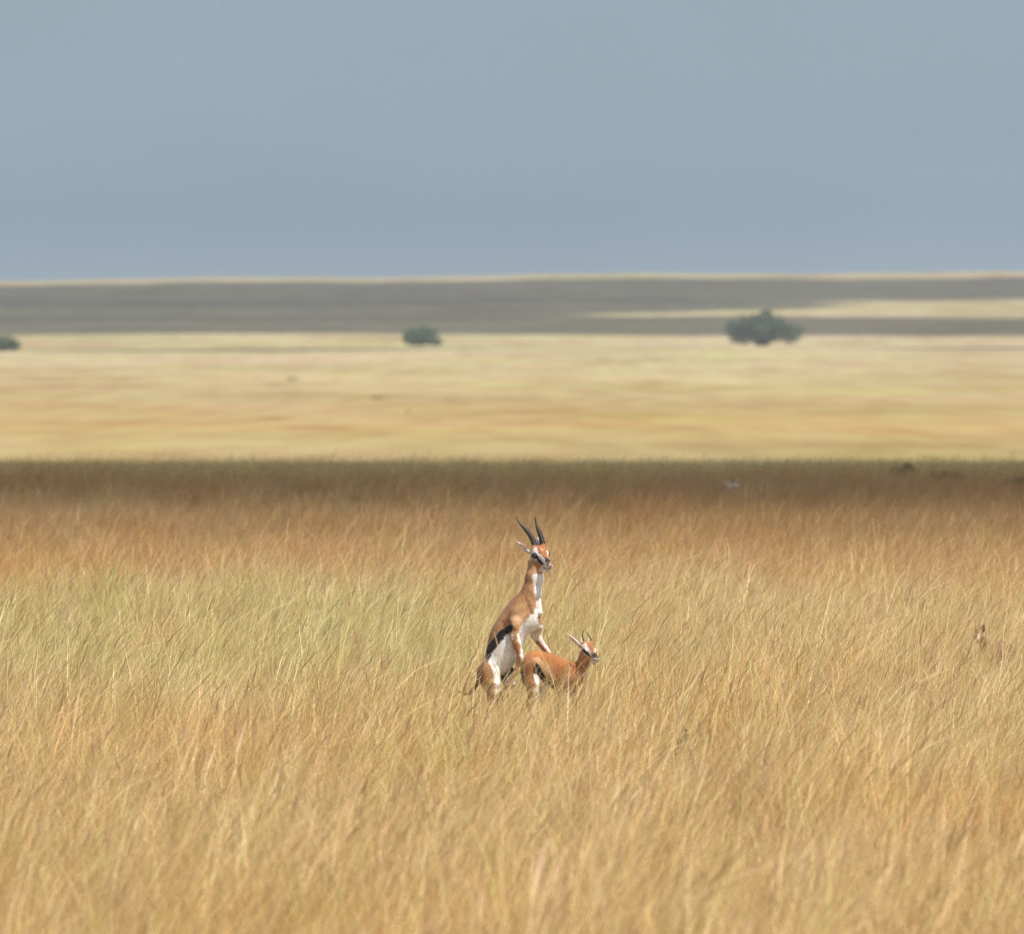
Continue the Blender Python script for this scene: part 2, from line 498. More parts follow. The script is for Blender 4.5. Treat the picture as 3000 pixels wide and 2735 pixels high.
class Body:
    def __init__(self, lo, hi, res):
        self.lo = np.array(lo, float); self.res = res
        self.n = np.ceil((np.array(hi) - self.lo) / res).astype(int)
        self.F = np.full(self.n, 60.0, dtype=np.float32)
        self.ax = [self.lo[i] + res * np.arange(self.n[i]) for i in range(3)]

    def _sub(self, lo, hi):
        s = []
        for i in range(3):
            a = int(max(0, math.floor((lo[i] - self.lo[i]) / self.res)))
            b = int(min(self.n[i], math.ceil((hi[i] - self.lo[i]) / self.res) + 1))
            if b <= a: return None, None
            s.append(slice(a, b))
        g = np.meshgrid(*[self.ax[i][s[i]] for i in range(3)], indexing='ij', sparse=True)
        return tuple(s), g

    def _blend(self, s, d, k, carve):
        A = self.F[s]
        if carve:
            d = -d; h = np.clip(0.5 - 0.5 * (A - d) / k, 0, 1)
            self.F[s] = A * (1 - h) + d * h + k * h * (1 - h)
        else:
            h = np.clip(0.5 + 0.5 * (A - d) / k, 0, 1)
            self.F[s] = A * (1 - h) + d * h - k * h * (1 - h)

    def cone(self, a, b, ra, rb, k=18, flat=None, carve=False):
        a = np.array(a, float); b = np.array(b, float)
        R = max(ra, rb) + k + 20
        s, g = self._sub(np.minimum(a, b) - R, np.maximum(a, b) + R)
        if s is None: return
        ab = b - a; L = ab @ ab
        p = [g[i] - a[i] for i in range(3)]
        t = np.clip((p[0] * ab[0] + p[1] * ab[1] + p[2] * ab[2]) / L, 0, 1)
        q = [p[i] - t * ab[i] for i in range(3)]
        if flat is not None:
            n, f = nrm(flat[0]), flat[1]
            dn = q[0] * n[0] + q[1] * n[1] + q[2] * n[2]
            q = [q[i] + dn * n[i] * (1 / f - 1) for i in range(3)]
        d = np.sqrt(q[0] ** 2 + q[1] ** 2 + q[2] ** 2) - (ra + (rb - ra) * t)
        if flat is not None: d = d * (0.5 + 0.5 * flat[1])
        self._blend(s, d, k, carve)

    def chain(self, pts, k=18, flat=None):
        for p, q in zip(pts[:-1], pts[1:]):
            self.cone(p[:3], q[:3], p[3], q[3], k, flat)

    def ell(self, c, axes, r, k=25, carve=False):
        c = np.array(c, float); R = max(r) + k + 15
        s, g = self._sub(c - R, c + R)
        if s is None: return
        p = [g[i] - c[i] for i in range(3)]
        e = [p[0] * ax[0] + p[1] * ax[1] + p[2] * ax[2] for ax in axes]
        k0 = np.sqrt(sum((e[i] / r[i]) ** 2 for i in range(3))) + 1e-6
        k1 = np.sqrt(sum((e[i] / r[i] ** 2) ** 2 for i in range(3))) + 1e-9
        self._blend(s, k0 * (k0 - 1) / k1, k, carve)

    def mesh(self):
        F = self.F
        ins = F < 0
        c = [slice(0, -1), slice(1, None)]
        cnt = sum(ins[c[i], c[j], c[k]].astype(np.int8) for i in (0, 1) for j in (0, 1) for k in (0, 1))
        act = (cnt > 0) & (cnt < 8)
        idx = np.full(act.shape, -1, dtype=np.int64)
        cells = np.argwhere(act)
        idx[act] = np.arange(len(cells))
        acc = np.zeros((len(cells), 3)); num = np.zeros(len(cells))
        cor = [(i, j, k) for i in (0, 1) for j in (0, 1) for k in (0, 1)]
        val = {q: F[cells[:, 0] + q[0], cells[:, 1] + q[1], cells[:, 2] + q[2]].astype(float) for q in cor}
        for q in cor:
            for axn in range(3):
                if q[axn]: continue
                r = list(q); r[axn] = 1; r = tuple(r)
                a, b = val[q], val[r]
                m = (a < 0) != (b < 0)
                t = np.where(m, a / np.where(m, a - b, 1), 0)
                p = np.tile(np.array(q, float), (len(cells), 1)); p[:, axn] = t
                acc[m] += p[m]; num += m
        V = (cells + acc / num[:, None]) * self.res + self.lo
        quads = []
        for axn in range(3):
            o = [i for i in range(3) if i != axn]
            s0 = [slice(None)] * 3; s1 = [slice(None)] * 3
            s0[axn] = slice(0, -1); s1[axn] = slice(1, None)
            a, b = ins[tuple(s0)], ins[tuple(s1)]
            e = np.argwhere(a != b)
            e = e[(e[:, o[0]] > 0) & (e[:, o[1]] > 0) & (e[:, o[0]] < F.shape[o[0]] - 1) & (e[:, o[1]] < F.shape[o[1]] - 1)]
            fl = a[e[:, 0], e[:, 1], e[:, 2]]
            def gi(d0, d1):
                q = e.copy(); q[:, o[0]] -= d0; q[:, o[1]] -= d1
                return idx[q[:, 0], q[:, 1], q[:, 2]]
            Q = np.stack([gi(1, 1), gi(0, 1), gi(0, 0), gi(1, 0)], 1)
            flip = fl if axn != 1 else ~fl
            Q[~flip] = Q[~flip][:, ::-1]
            quads.append(Q)
        return V, np.concatenate(quads)


def to_world(V, v0=GV, y0=80.0):
    V = np.asarray(V, float)
    return np.stack([(V[..., 0] - 574.4) * MM, y0 + V[..., 2] / 1000.0, (v0 - V[..., 1]) * MM], -1)


def poly_sd(P, poly):
    """signed distance (negative inside) of 2D points to polygon"""
    poly = np.array(poly, float)
    d = np.full(len(P), 1e18); sgn = np.ones(len(P))
    n = len(poly)
    for i in range(n):
        a, b = poly[i], poly[i - 1]
        e = b - a; w = P - a
        t = np.clip((w @ e) / (e @ e + 1e-9), 0, 1)
        q = w - t[:, None] * e
        d = np.minimum(d, (q ** 2).sum(1))
        c1 = P[:, 1] >= a[1]; c2 = P[:, 1] < b[1]; c3 = e[0] * w[:, 1] > e[1] * w[:, 0]
        m = (c1 & c2 & c3) | (~c1 & ~c2 & ~c3)
        sgn[m] *= -1
    return sgn * np.sqrt(d)


def line_sd(P, pts):
    d = np.full(len(P), 1e18)
    for a, b in zip(pts[:-1], pts[1:]):
        ra, rb = a[2], b[2]
        a, b = np.array(a[:2], float), np.array(b[:2], float)
        e = b - a; w = P - a
        t = np.clip((w @ e) / (e @ e + 1e-9), 0, 1)
        d = np.minimum(d, np.sqrt(((w - t[:, None] * e) ** 2).sum(1)) - (ra + (rb - ra) * t))
    return d


def vnoise(P, s, seed):
    r = np.random.default_rng(seed)
    out = np.zeros(len(P))
    for k in range(7):
        d = r.normal(size=P.shape[1]); d /= np.linalg.norm(d)
        out += np.sin(P @ d / s * r.uniform(0.7, 1.6) * 2 + r.uniform(0, 6.28))
    return out / 3.0


def paint(V, base, layers, seed):
    """fur colours, some with light and shade painted in; V in mm.  layers: (kind, shape, colour, softness mm[, condition])"""
    P = V[:, :2].copy()
    P[:, 0] += 4.0 * vnoise(V, 9, seed) + 4.0 * vnoise(V, 40, seed + 7) + 1.5 * np.random.default_rng(seed).normal(size=len(V))
    P[:, 1] += 4.0 * vnoise(V, 14, seed + 1) + 2.0 * np.random.default_rng(seed + 5).normal(size=len(V))
    C = np.tile(np.array(base, float), (len(V), 1))
    for L in layers:
        kind, shape, col, soft = L[:4]
        if soft <= 4:
            Q = V[:, :2] + (P - V[:, :2]) * 0.3
        else: Q = P
        sd = poly_sd(Q, shape) if kind == 'poly' else line_sd(Q, shape)
        a = np.clip(0.5 - sd / soft, 0, 1)
        a = a * a * (3 - 2 * a)
        if len(L) > 4: a = a * L[4](V)
        C = C * (1 - a[:, None]) + np.array(col)[None] * a[:, None]
    n = 1 + 0.09 * vnoise(V * np.array([1, 0.5, 1]), 6, seed + 2) + 0.06 * vnoise(V, 30, seed + 3) + 0.05 * vnoise(V, 70, seed + 4)
    lum = C.mean(1, keepdims=True)
    C = C * np.clip(0.74 + (lum - 0.35) * 0.9, 0.74, 0.96)
    return np.clip(C * n[:, None], 0.002, 0.95)


def fur_mat(name):
    m, t, b = node_mat(name)
    at = t.nodes.new('ShaderNodeAttribute'); at.attribute_name = 'fur'
    g = t.nodes.new('ShaderNodeTexCoord')
    n1 = t.nodes.new('ShaderNodeTexNoise'); n1.inputs['Scale'].default_value = 90; n1.inputs['Detail'].default_value = 3
    mp = t.nodes.new('ShaderNodeMapping'); mp.inputs['Scale'].default_value = (1.6, 1.6, 0.35)
    t.links.new(g.outputs['Object'], mp.inputs['Vector']); t.links.new(mp.outputs[0], n1.inputs['Vector'])
    mr_ = t.nodes.new('ShaderNodeMapRange')
    mr_.inputs['From Min'].default_value = 0.3; mr_.inputs['From Max'].default_value = 0.7
    mr_.inputs['To Min'].default_value = 0.74; mr_.inputs['To Max'].default_value = 1.16
    t.links.new(n1.outputs['Fac'], mr_.inputs['Value'])
    vm = t.nodes.new('ShaderNodeVectorMath'); vm.operation = 'SCALE'
    t.links.new(at.outputs['Color'], vm.inputs[0]); t.links.new(mr_.outputs[0], vm.inputs['Scale'])
    t.links.new(vm.outputs[0], b.inputs['Base Color'])
    bp = t.nodes.new('ShaderNodeBump'); bp.inputs['Strength'].default_value = 0.6; bp.inputs['Distance'].default_value = 0.004
    t.links.new(n1.outputs['Fac'], bp.inputs['Height']); t.links.new(bp.outputs[0], b.inputs['Normal'])
    b.inputs['Roughness'].default_value = 0.75
    b.inputs['Specular IOR Level'].default_value = 0.25
    b.inputs['Sheen Weight'].default_value = 0.15
    b.inputs['Sheen Roughness'].default_value = 0.5
    return m


FUR = fur_mat('fur')
EYE = simple_mat('eye_black', (0.006, 0.005, 0.004), 0.12, 0.6)
HORN = simple_mat('horn_keratin', (0.065, 0.052, 0.045), 0.5, 0.4, 0.3, 60)
HOOF = simple_mat('hoof_black', (0.03, 0.027, 0.025), 0.5, 0.4)


def add_body(root, body, base, layers, seed, v0=GV, y0=80.0):
    V, Fq = body.mesh()
    C = paint(V, base, layers, seed)
    o = mesh_obj('body', to_world(V, v0, y0), Fq, FUR, root)
    me = o.data
    at = me.color_attributes.new('fur', 'FLOAT_COLOR', 'POINT')
    at.data.foreach_set('color', np.concatenate([C, np.ones((len(C), 1))], 1).astype(np.float32).ravel())
    return o


def ball(name, c, r, mat, root, v0=GV, y0=80.0, sc=(1, 1, 1)):
    V, F = [], []
    n, m = 12, 20
    V.append((0, 0, 1))
    for i in range(1, n):
        for j in range(m):
            a, b = math.pi * i / n, 2 * math.pi * j / m
            V.append((math.sin(a) * math.cos(b), math.sin(a) * math.sin(b), math.cos(a)))
    V.append((0, 0, -1))
    for j in range(m): F.append((0, 1 + j, 1 + (j + 1) % m))
    for i in range(n - 2):
        for j in range(m):
            a = 1 + i * m + j; b = 1 + i * m + (j + 1) % m
            F.append((a, a + m, b + m, b))
    for j in range(m): F.append((len(V) - 1, 1 + (n - 2) * m + (j + 1) % m, 1 + (n - 2) * m + j))
    P = np.array(V) * r * np.array(sc) + np.array(c, float)
    return mesh_obj(name, to_world(P, v0, y0), F, mat, root)


def horn(pts, radii, rings, root, v0=GV, y0=80.0, ring_h=0.2, smooth_from=0.72):
    """ringed horn along a path of (u, v, w)"""
    pts = np.array(pts, float)
    t0 = np.concatenate([[0], np.cumsum(np.linalg.norm(np.diff(pts, axis=0), axis=1))]); t0 /= t0[-1]
    N, M = 150, 16
    ts_ = np.linspace(0, 1, N)
    # smooth interpolation of path
    deg = min(4, len(pts) - 1)
    path = np.stack([np.polyval(np.polyfit(t0, pts[:, i], deg), ts_) for i in range(3)], 1)
    rad = np.interp(ts_, np.linspace(0, 1, len(radii)), radii)
    if rings:
        ph = ts_ / smooth_from * rings
        saw = (ph % 1.0)
        ridge = np.where(saw < 0.55, np.sin(saw / 0.55 * math.pi), -0.25)
        fade = np.clip((smooth_from - ts_) / 0.12, 0, 1)
        rad = rad * (1 + ring_h * ridge * fade)
    V, F = [], []
    for i in range(N):
        d = nrm(path[min(i + 1, N - 1)] - path[max(i - 1, 0)])
        u = nrm(np.cross(d, (0, 0, 1.0))); v = np.cross(d, u)
        for k in range(M):
            a = 2 * math.pi * k / M
            V.append(path[i] + rad[i] * (math.cos(a) * u + 0.9 * math.sin(a) * v) + d * 0.25 * rad[i] * math.sin(a))
    for i in range(N - 1):
        for k in range(M):
            F.append((i * M + k, (i + 1) * M + k, (i + 1) * M + (k + 1) % M, i * M + (k + 1) % M))
    F.append(tuple(range(M))); F.append(tuple((N - 1) * M + k for k in range(M))[::-1])
    return mesh_obj('horn', to_world(np.array(V), v0, y0), F, HORN, root)


def hoof(p, q, r, root, v0=GV, y0=80.0):
    """cloven hoof: two tapered toes from p (top) to q (tip)"""
    p = np.array(p, float); q = np.array(q, float)
    V, F = [], []
    for sg in (-1, 1):
        c0 = len(V)
        for i, (t, rr) in enumerate([(0, 0.95), (0.35, 1.0), (0.75, 0.8), (1.0, 0.45)]):
            for k in range(8):
                a = 2 * math.pi * k / 8
                c = p + (q - p) * t + np.array([0, 0, sg * r * 0.52])
                V.append(c + rr * r * np.array([math.cos(a), 0.15 * math.sin(a), 0.5 * math.sin(a)]))
        for i in range(3):
            for k in range(8):
                F.append((c0 + i * 8 + k, c0 + (i + 1) * 8 + k, c0 + (i + 1) * 8 + (k + 1) % 8, c0 + i * 8 + (k + 1) % 8))
        F.append(tuple(c0 + k for k in range(8))); F.append(tuple(c0 + 24 + k for k in range(8))[::-1])
    return mesh_obj('hoof', to_world(np.array(V), v0, y0), F, HOOF, root)


TAN = srgb(194, 145, 98); WHITE = (0.84, 0.80, 0.74); BLACK = (0.010, 0.008, 0.007); RUST = srgb(172, 110, 66)
DKTAN = srgb(160, 100, 55); CREAM = srgb(226, 200, 165)


def c2(*pts):   # crop-2 coordinates (male head close-up) -> mm
    return [(488.2 + p[0] * 0.3595, 28.7 + p[1] * 0.3595) + tuple(x * 0.3595 for x in p[2:]) for p in pts]


def c3(*pts):   # crop-3 coordinates (female) -> mm
    return [(574.4 + p[0] * 0.45306, 976.5 + p[1] * 0.45306) + tuple(x * 0.45306 for x in p[2:]) for p in pts]


def ear(bd, base, tip, r, facing, k=8):
    """leaf shaped cupped ear"""
    base, tip = np.array(base, float), np.array(tip, float)
    f = nrm(tip - base); n = nrm(np.array(facing, float) - f * (np.array(facing, float) @ f)); s = np.cross(f, n)
    L = np.linalg.norm(tip - base)
    bd.ell(base + f * L * 0.38, (f, s, n), (L * 0.44, r, 10), k)
    bd.cone(base + f * L * 0.62, tip, r * 0.42, 4, 7, (n, 0.6))
    bd.cone(base - f * 8, base + f * L * 0.25, r * 0.55, r * 0.7, k, (n, 0.7))
    bd.ell(base + f * L * 0.42 + n * 11, (f, s, n), (L * 0.36, r * 0.66, 9), 4, carve=True)


# ---------------------------------------------------- male, rearing on its hind legs
def build_male():
    root = empty('gazelle', (float(to_world((420, GV, 0))[0]), 80.0, 0.0))
    tag(root, 'male gazelle with long ringed horns, reared upright on its hind legs behind the smaller one', 'gazelle')
    B = Body((90, 250, -230), (960, 1890, 260), 3.6)
    f, n, l = frame((0.5, -0.86, -0.04), math.radians(24))
    B.ell((632, 958, 5), (f, n, l), (185, 148, 106), 30)
    B.ell((530, 1150, 10), (f, n, l), (215, 143, 108), 45)
    B.ell((486, 1262, 20), (f, n, l), (170, 132, 108), 40)
    B.ell((390, 1382, 10), (f, n, l), (150, 92, 100), 35)
    B.ell((352, 1425, 0), (nrm((0.1, 1, 0)), nrm((1, -0.1, 0)), (0, 0, 1)), (95, 66, 85), 30)
    B.ell((598, 868, 10), (f, n, l), (120, 66, 66), 35)
    B.ell((500, 1020, 20), (f, n, l), (200, 78, 80), 30)
    # sternum and chest
    B.ell((752, 930, -20), (nrm((0.05, 1, 0)), nrm((1, 0, -0.3)), nrm((0.3, 0, 1))), (125, 62, 60), 35)
    # shoulders
    B.ell((622, 965, -84), (nrm((0.45, -0.9, 0.1)), nrm((0.9, 0.45, -0.1)), (0, 0, 1)), (125, 60, 40), 14)
    B.ell((580, 1005, -88), (nrm((0.7, -0.7, 0)), nrm((0.7, 0.7, 0)), (0, 0, 1)), (60, 36, 26), 14)
    B.cone((610, 980, -90), (596, 1090, -118), 54, 42, 22)
    B.ell((784, 970, 60), (nrm((0.1, 1, 0)), nrm((1, -0.1, 0)), (0, 0, 1)), (90, 40, 55), 20)
    B.cone((640, 1060, -70), (700, 985, -72), 10, 14, 16)
    # neck
    B.cone((655, 900, 0), (735, 735, 0), 112, 80, 45)
    B.cone((735, 735, 0), (763, 610, 0), 80, 70, 30, ((0, 0, 1), 0.85))
    B.cone((763, 610, 0), (772, 480, 8), 70, 62, 30, ((0, 0, 1), 0.85))
    B.cone((800, 775, -40), (806, 900, -50), 16, 24, 20)     # throat fold
    # near fore leg
    B.chain([(596, 1085, -118, 40), (612, 1150, -128, 36), (636, 1225, -134, 27), (642, 1272, -134, 29), (640, 1305, -134, 25),
             (612, 1370, -138, 19), (572, 1462, -142, 17.5), (545, 1540, -144, 17), (533, 1580, -144, 22), (520, 1604, -144, 17)], 9)
    # far fore leg
    B.chain([(784, 1020, 85, 52), (772, 1085, 105, 44), (800, 1140, 118, 34), (850, 1205, 128, 26), (880, 1250, 134, 26),
             (900, 1330, 140, 19), (908, 1420, 142, 17), (914, 1450, 142, 20), (920, 1475, 142, 15)], 10)
    # near hind leg
    B.ell((385, 1440, -58), (nrm((0.1, 1, 0)), nrm((1, -0.1, 0)), (0, 0, 1)), (140, 88, 58), 22)
    B.cone((425, 1400, -66), (434, 1500, -74), 44, 40, 18)
    B.chain([(415, 1500, -76, 56), (408, 1570, -80, 46), (396, 1650, -82, 30), (382, 1700, -82, 27), (384, 1740, -84, 20),
             (396, 1820, -86, 17), (400, 1848, -88, 20), (410, 1862, -92, 14)], 16)
    # far hind leg
    B.ell((525, 1450, 82), (nrm((-0.1, 1, 0)), nrm((1, 0.1, 0)), (0, 0, 1)), (125, 62, 50), 24)
    B.cone((560, 1400, 70), (572, 1500, 82), 34, 32, 22)
    B.chain([(545, 1500, 84, 44), (505, 1590, 90, 34), (470, 1660, 92, 25), (462, 1700, 92, 24), (470, 1760, 90, 18),
             (480, 1830, 88, 17), (486, 1862, 84, 15)], 16)
    # tail
    B.chain([(300, 1445, 0, 20), (270, 1508, -6, 17), (243, 1562, -10, 19), (205, 1588, -12, 12), (165, 1582, -14, 13), (128, 1562, -16, 10)], 10)
    # head
    hf = nrm((70, 87, -112)); hl = nrm((0.82, -0.05, 0.57)); hl = nrm(hl - hf * (hl @ hf)); hu = np.cross(hf, hl); hu = hu if hu[1] < 0 else -hu
    B.ell((800, 405, 10), (hf, hl, hu), (80, 66, 60), 18)
    B.ell((825, 425, -8), (hf, hl, hu), (46, 54, 36), 14)
    B.ell((790, 505, 10), (hf, hl, hu), (46, 40, 42), 22)
    B.cone((822, 425, -22), (872, 487, -92), 52, 34, 22, (hl, 0.85))
    B.cone((872, 487, -92), (888, 506, -112), 34, 29, 14)
    B.cone((790, 470, -4), (868, 527, -92), 42, 24, 18, (hl, 0.85))
    B.ell((868, 538, -100), (hf, hl, hu), (26, 22, 15), 10)       # chin
    B.ell((757, 478, 0), (hf, hl, hu), (48, 20, 36), 16)          # near cheek
    e1 = np.array((781, 423, -34.0)); e2 = np.array((858, 408, 26.0))
    for e in (e1, e2):
        B.ell(e + hu * 7, (hf, hl, hu), (34, 22, 25), 12)         # orbit
    B.cone((764, 350, 6), (768, 372, -2), 27, 28, 14)             # horn pedicles
    B.cone((834, 340, 44), (834, 368, 30), 25, 28, 14)
    # mouth line and nostrils
    B.cone(*(tuple(x) for x in ((836, 520, -96), (896, 527, -146))), 3.2, 3.2, 3, carve=True)
    B.ell((873, 494, -128), (hf, hl, hu), (12, 8, 6), 4, carve=True)
    B.ell((908, 492, -108), (hf, hl, hu), (12, 8, 6), 4, carve=True)
    ear(B, (712, 392, 14), (606, 297, 26), 21, (-0.35, 0.45, -1), 10)
    ear(B, (808, 350, 84), (792, 268, 120), 22, (0.0, 0.1, -1), 10)
    near = lambda V: (V[:, 2] < 20).astype(float)
    far = lambda V: np.clip((V[:, 2] - 20) / 20, 0, 1)
    LP = [(596, 1085, 44), (612, 1150, 38), (636, 1225, 30), (642, 1272, 32), (640, 1305, 28), (612, 1370, 23), (572, 1462, 22), (545, 1540, 21), (533, 1580, 26), (520, 1604, 22)]
    legn = lambda V: ((line_sd(V[:, :2], LP) < 3) & (V[:, 2] < -92)).astype(float)
    body_only = lambda V: 1.0 - legn(V)
    LY = [
        ('poly', [(430, 1000), (520, 880), (640, 780), (700, 690), (685, 560), (660, 560), (600, 700), (480, 850), (300, 1200)], srgb(158, 102, 62), 80),  # back edge darkened, shade painted into the coat
        ('poly', [(560, 960), (640, 900), (700, 900), (690, 960), (640, 1000), (570, 1010)], srgb(226, 180, 136), 50, near),  # painted highlight on the lit shoulder
        ('poly', [(520, 950), (560, 950), (570, 1020), (530, 1040), (505, 1010)], srgb(150, 96, 56), 22, near),  # painted shade just behind the shoulder
        ('poly', [(262, 1430), (300, 1290), (345, 1300), (330, 1440), (345, 1560), (330, 1620), (262, 1560)], srgb(142, 92, 54), 34),
        ('poly', [(330, 1520), (380, 1500), (420, 1640), (360, 1660)], srgb(166, 118, 78), 30),
        ('line', [(505, 975, 10), (520, 1010, 16), (560, 1004, 12), (596, 1040, 12)], srgb(136, 88, 52), 22, near),  # dark crease round the shoulder, shading put into the colour
        # white throat, chest and belly
        ('poly', [(745, 545), (850, 545), (850, 940), (830, 1060), (790, 1120), (720, 1260), (660, 1400), (560, 1560), (480, 1450), (430, 1340), (378, 1310), (398, 1240),
                  (440, 1190), (492, 1128), (520, 1088), (560, 1072), (632, 1062), (640, 1020), (700, 955), (745, 900), (785, 850), (782, 800),
                  (760, 745), (765, 680), (752, 620)], WHITE, 26, body_only),
        ('poly', [(790, 935), (860, 900), (860, 1010), (806, 1010)], TAN, 16),
        ('line', [(690, 760, 5), (720, 850, 12), (748, 900, 8)], srgb(140, 100, 70), 26, near),
        ('line', [(705, 640, 8), (712, 720, 10), (690, 780, 6)], srgb(165, 110, 68), 34, near),
        # black flank stripe
        ('poly', [(514, 1030), (552, 1004), (582, 1012), (574, 1058), (524, 1084), (492, 1130), (442, 1188), (402, 1240), (380, 1300),
                  (366, 1318), (343, 1262), (350, 1222), (378, 1170), (410, 1124), (450, 1072), (490, 1038)], BLACK, 14, near),
        # thigh front white, far thigh dark stripe
        ('poly', [(372, 1296), (430, 1330), (476, 1392), (478, 1560), (452, 1720), (405, 1740), (432, 1560), (428, 1420), (385, 1335)], WHITE, 14, near),
        ('line', [(592, 1352, 12), (560, 1400, 18), (500, 1462, 34), (470, 1500, 16)], BLACK, 12, far),
        ('line', [(600, 1440, 14), (604, 1530, 14)], WHITE, 12, far),
        # near fore leg: tan outside, white inside edge
        ('poly', [(560, 1075), (612, 1060), (655, 1180), (680, 1260), (670, 1330), (560, 1640), (480, 1640), (570, 1400), (606, 1290), (582, 1150)], srgb(196, 144, 98), 8, legn),
        ('line', [(628, 1080, 12), (652, 1170, 9), (660, 1260, 14), (660, 1290, 10)], WHITE, 18, legn),
        ('line', [(572, 1090, 14), (578, 1120, 8)], WHITE, 10, legn),
        ('line', [(640, 1300, 6), (622, 1360, 7)], srgb(140, 92, 58), 16, legn),
        # far fore leg
        ('line', [(800, 1060, 40), (860, 1200, 30), (905, 1400, 30)], (0.70, 0.62, 0.52), 14, far),
        ('line', [(825, 1190, 14), (885, 1260, 16), (905, 1400, 20)], srgb(206, 150, 100), 12, far),
        # tail
        ('line', [(268, 1512, 24), (243, 1562, 28), (205, 1588, 26), (165, 1582, 26), (128, 1562, 26)], BLACK, 10),
        ('line', [(396, 1660, 34), (400, 1860, 30)], srgb(196, 150, 105), 14),
        # ---- head
        ('poly', c2((560, 1180), (560, 860), (1300, 800), (1300, 1520), (600, 1520)), srgb(202, 156, 112), 8),
        ('poly', c2((640, 960), (760, 900), (830, 950), (880, 1060), (950, 1090), (1010, 1230), (960, 1290), (850, 1190), (790, 1230), (710, 1190), (660, 1100)), (0.66, 0.60, 0.53), 7),
        ('poly', c2((960, 1300), (1000, 1240), (1200, 1260), (1260, 1400), (1150, 1520), (950, 1480), (840, 1450), (900, 1380)), (0.66, 0.60, 0.53), 7),
        ('poly', c2((740, 800), (1060, 780), (1070, 960), (1050, 1130), (1010, 1190), (960, 1130), (935, 1065), (860, 1045), (810, 950)), RUST, 6),
        ('poly', c2((890, 930), (960, 920), (990, 980), (930, 990)), srgb(205, 150, 100), 7),
        ('line', c2((1068, 960, 14), (1075, 1060, 18), (1090, 1160, 16)), (0.66, 0.60, 0.53), 6),
        ('line', c2((700, 1085, 30), (770, 1090, 66), (820, 1120, 30)), (0.03, 0.02, 0.015), 5),
        ('line', c2((820, 1140, 22), (880, 1210, 28), (955, 1290, 24)), BLACK, 4),
        ('poly', c2((1020, 1130), (1080, 1140), (1170, 1215), (1110, 1250), (1010, 1250)), (0.03, 0.02, 0.018), 4),
        ('poly', c2((1040, 1250), (1170, 1245), (1180, 1290), (1070, 1290)), srgb(150, 105, 70), 4),
        ('line', c2((1050, 1290, 10), (1095, 1325, 14), (1140, 1340, 14), (1175, 1300, 10)), BLACK, 3),
        ('line', c2((1138, 1340, 7), (1140, 1385, 6)), BLACK, 3),
        ('line', c2((970, 1365, 6), (1050, 1400, 9), (1160, 1388, 7)), (0.06, 0.05, 0.05), 3),
        ('poly', c2((740, 1260), (830, 1240), (940, 1320), (900, 1380), (820, 1400), (760, 1370)), srgb(196, 140, 84), 8),
        ('poly', c2((290, 700), (640, 930), (640, 1150), (560, 1120), (380, 880)), (0.74, 0.66, 0.60), 6, lambda V: (V[:, 0] < 722).astype(float)),
        ('line', c2((420, 810, 8), (600, 925, 16), (650, 930, 14)), srgb(120, 85, 60), 6, lambda V: (V[:, 0] < 722).astype(float)),
        ('poly', c2((800, 600), (900, 600), (905, 880), (800, 880)), (0.74, 0.68, 0.62), 5, lambda V: (V[:, 2] > 66).astype(float)),
    ]
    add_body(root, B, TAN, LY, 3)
    for e in (e1, e2): ball('eye', e + nrm(hl) * (-17 if e[2] < 0 else 14) + hf * 6, 21, EYE, root)
    horn([(766, 346, 4), (752, 300, 14), (737, 265, 22), (711, 225, 32), (682, 196, 42), (656, 168, 48), (632, 140, 50), (618, 112, 48), (613, 84, 42)],
         [22, 21.5, 21, 19.5, 17, 13.5, 9.5, 5.5, 1.5], 17, root)
    horn([(834, 342, 42), (826, 295, 54), (817, 262, 64), (805, 230, 74), (794, 201, 82), (783, 172, 88), (775, 144, 90), (771, 115, 88), (770, 88, 82)],
         [21.5, 21, 20, 18.5, 16.5, 13, 9, 5.5, 1.5], 17, root)
    hoof((520, 1600, -144), (506, 1640, -150), 19, root)
    hoof((922, 1478, 142), (930, 1510, 138), 17, root)
    hoof((412, 1846, -94), (424, 1866, -100), 18, root)
    hoof((488, 1846, 82), (498, 1866, 76), 18, root)


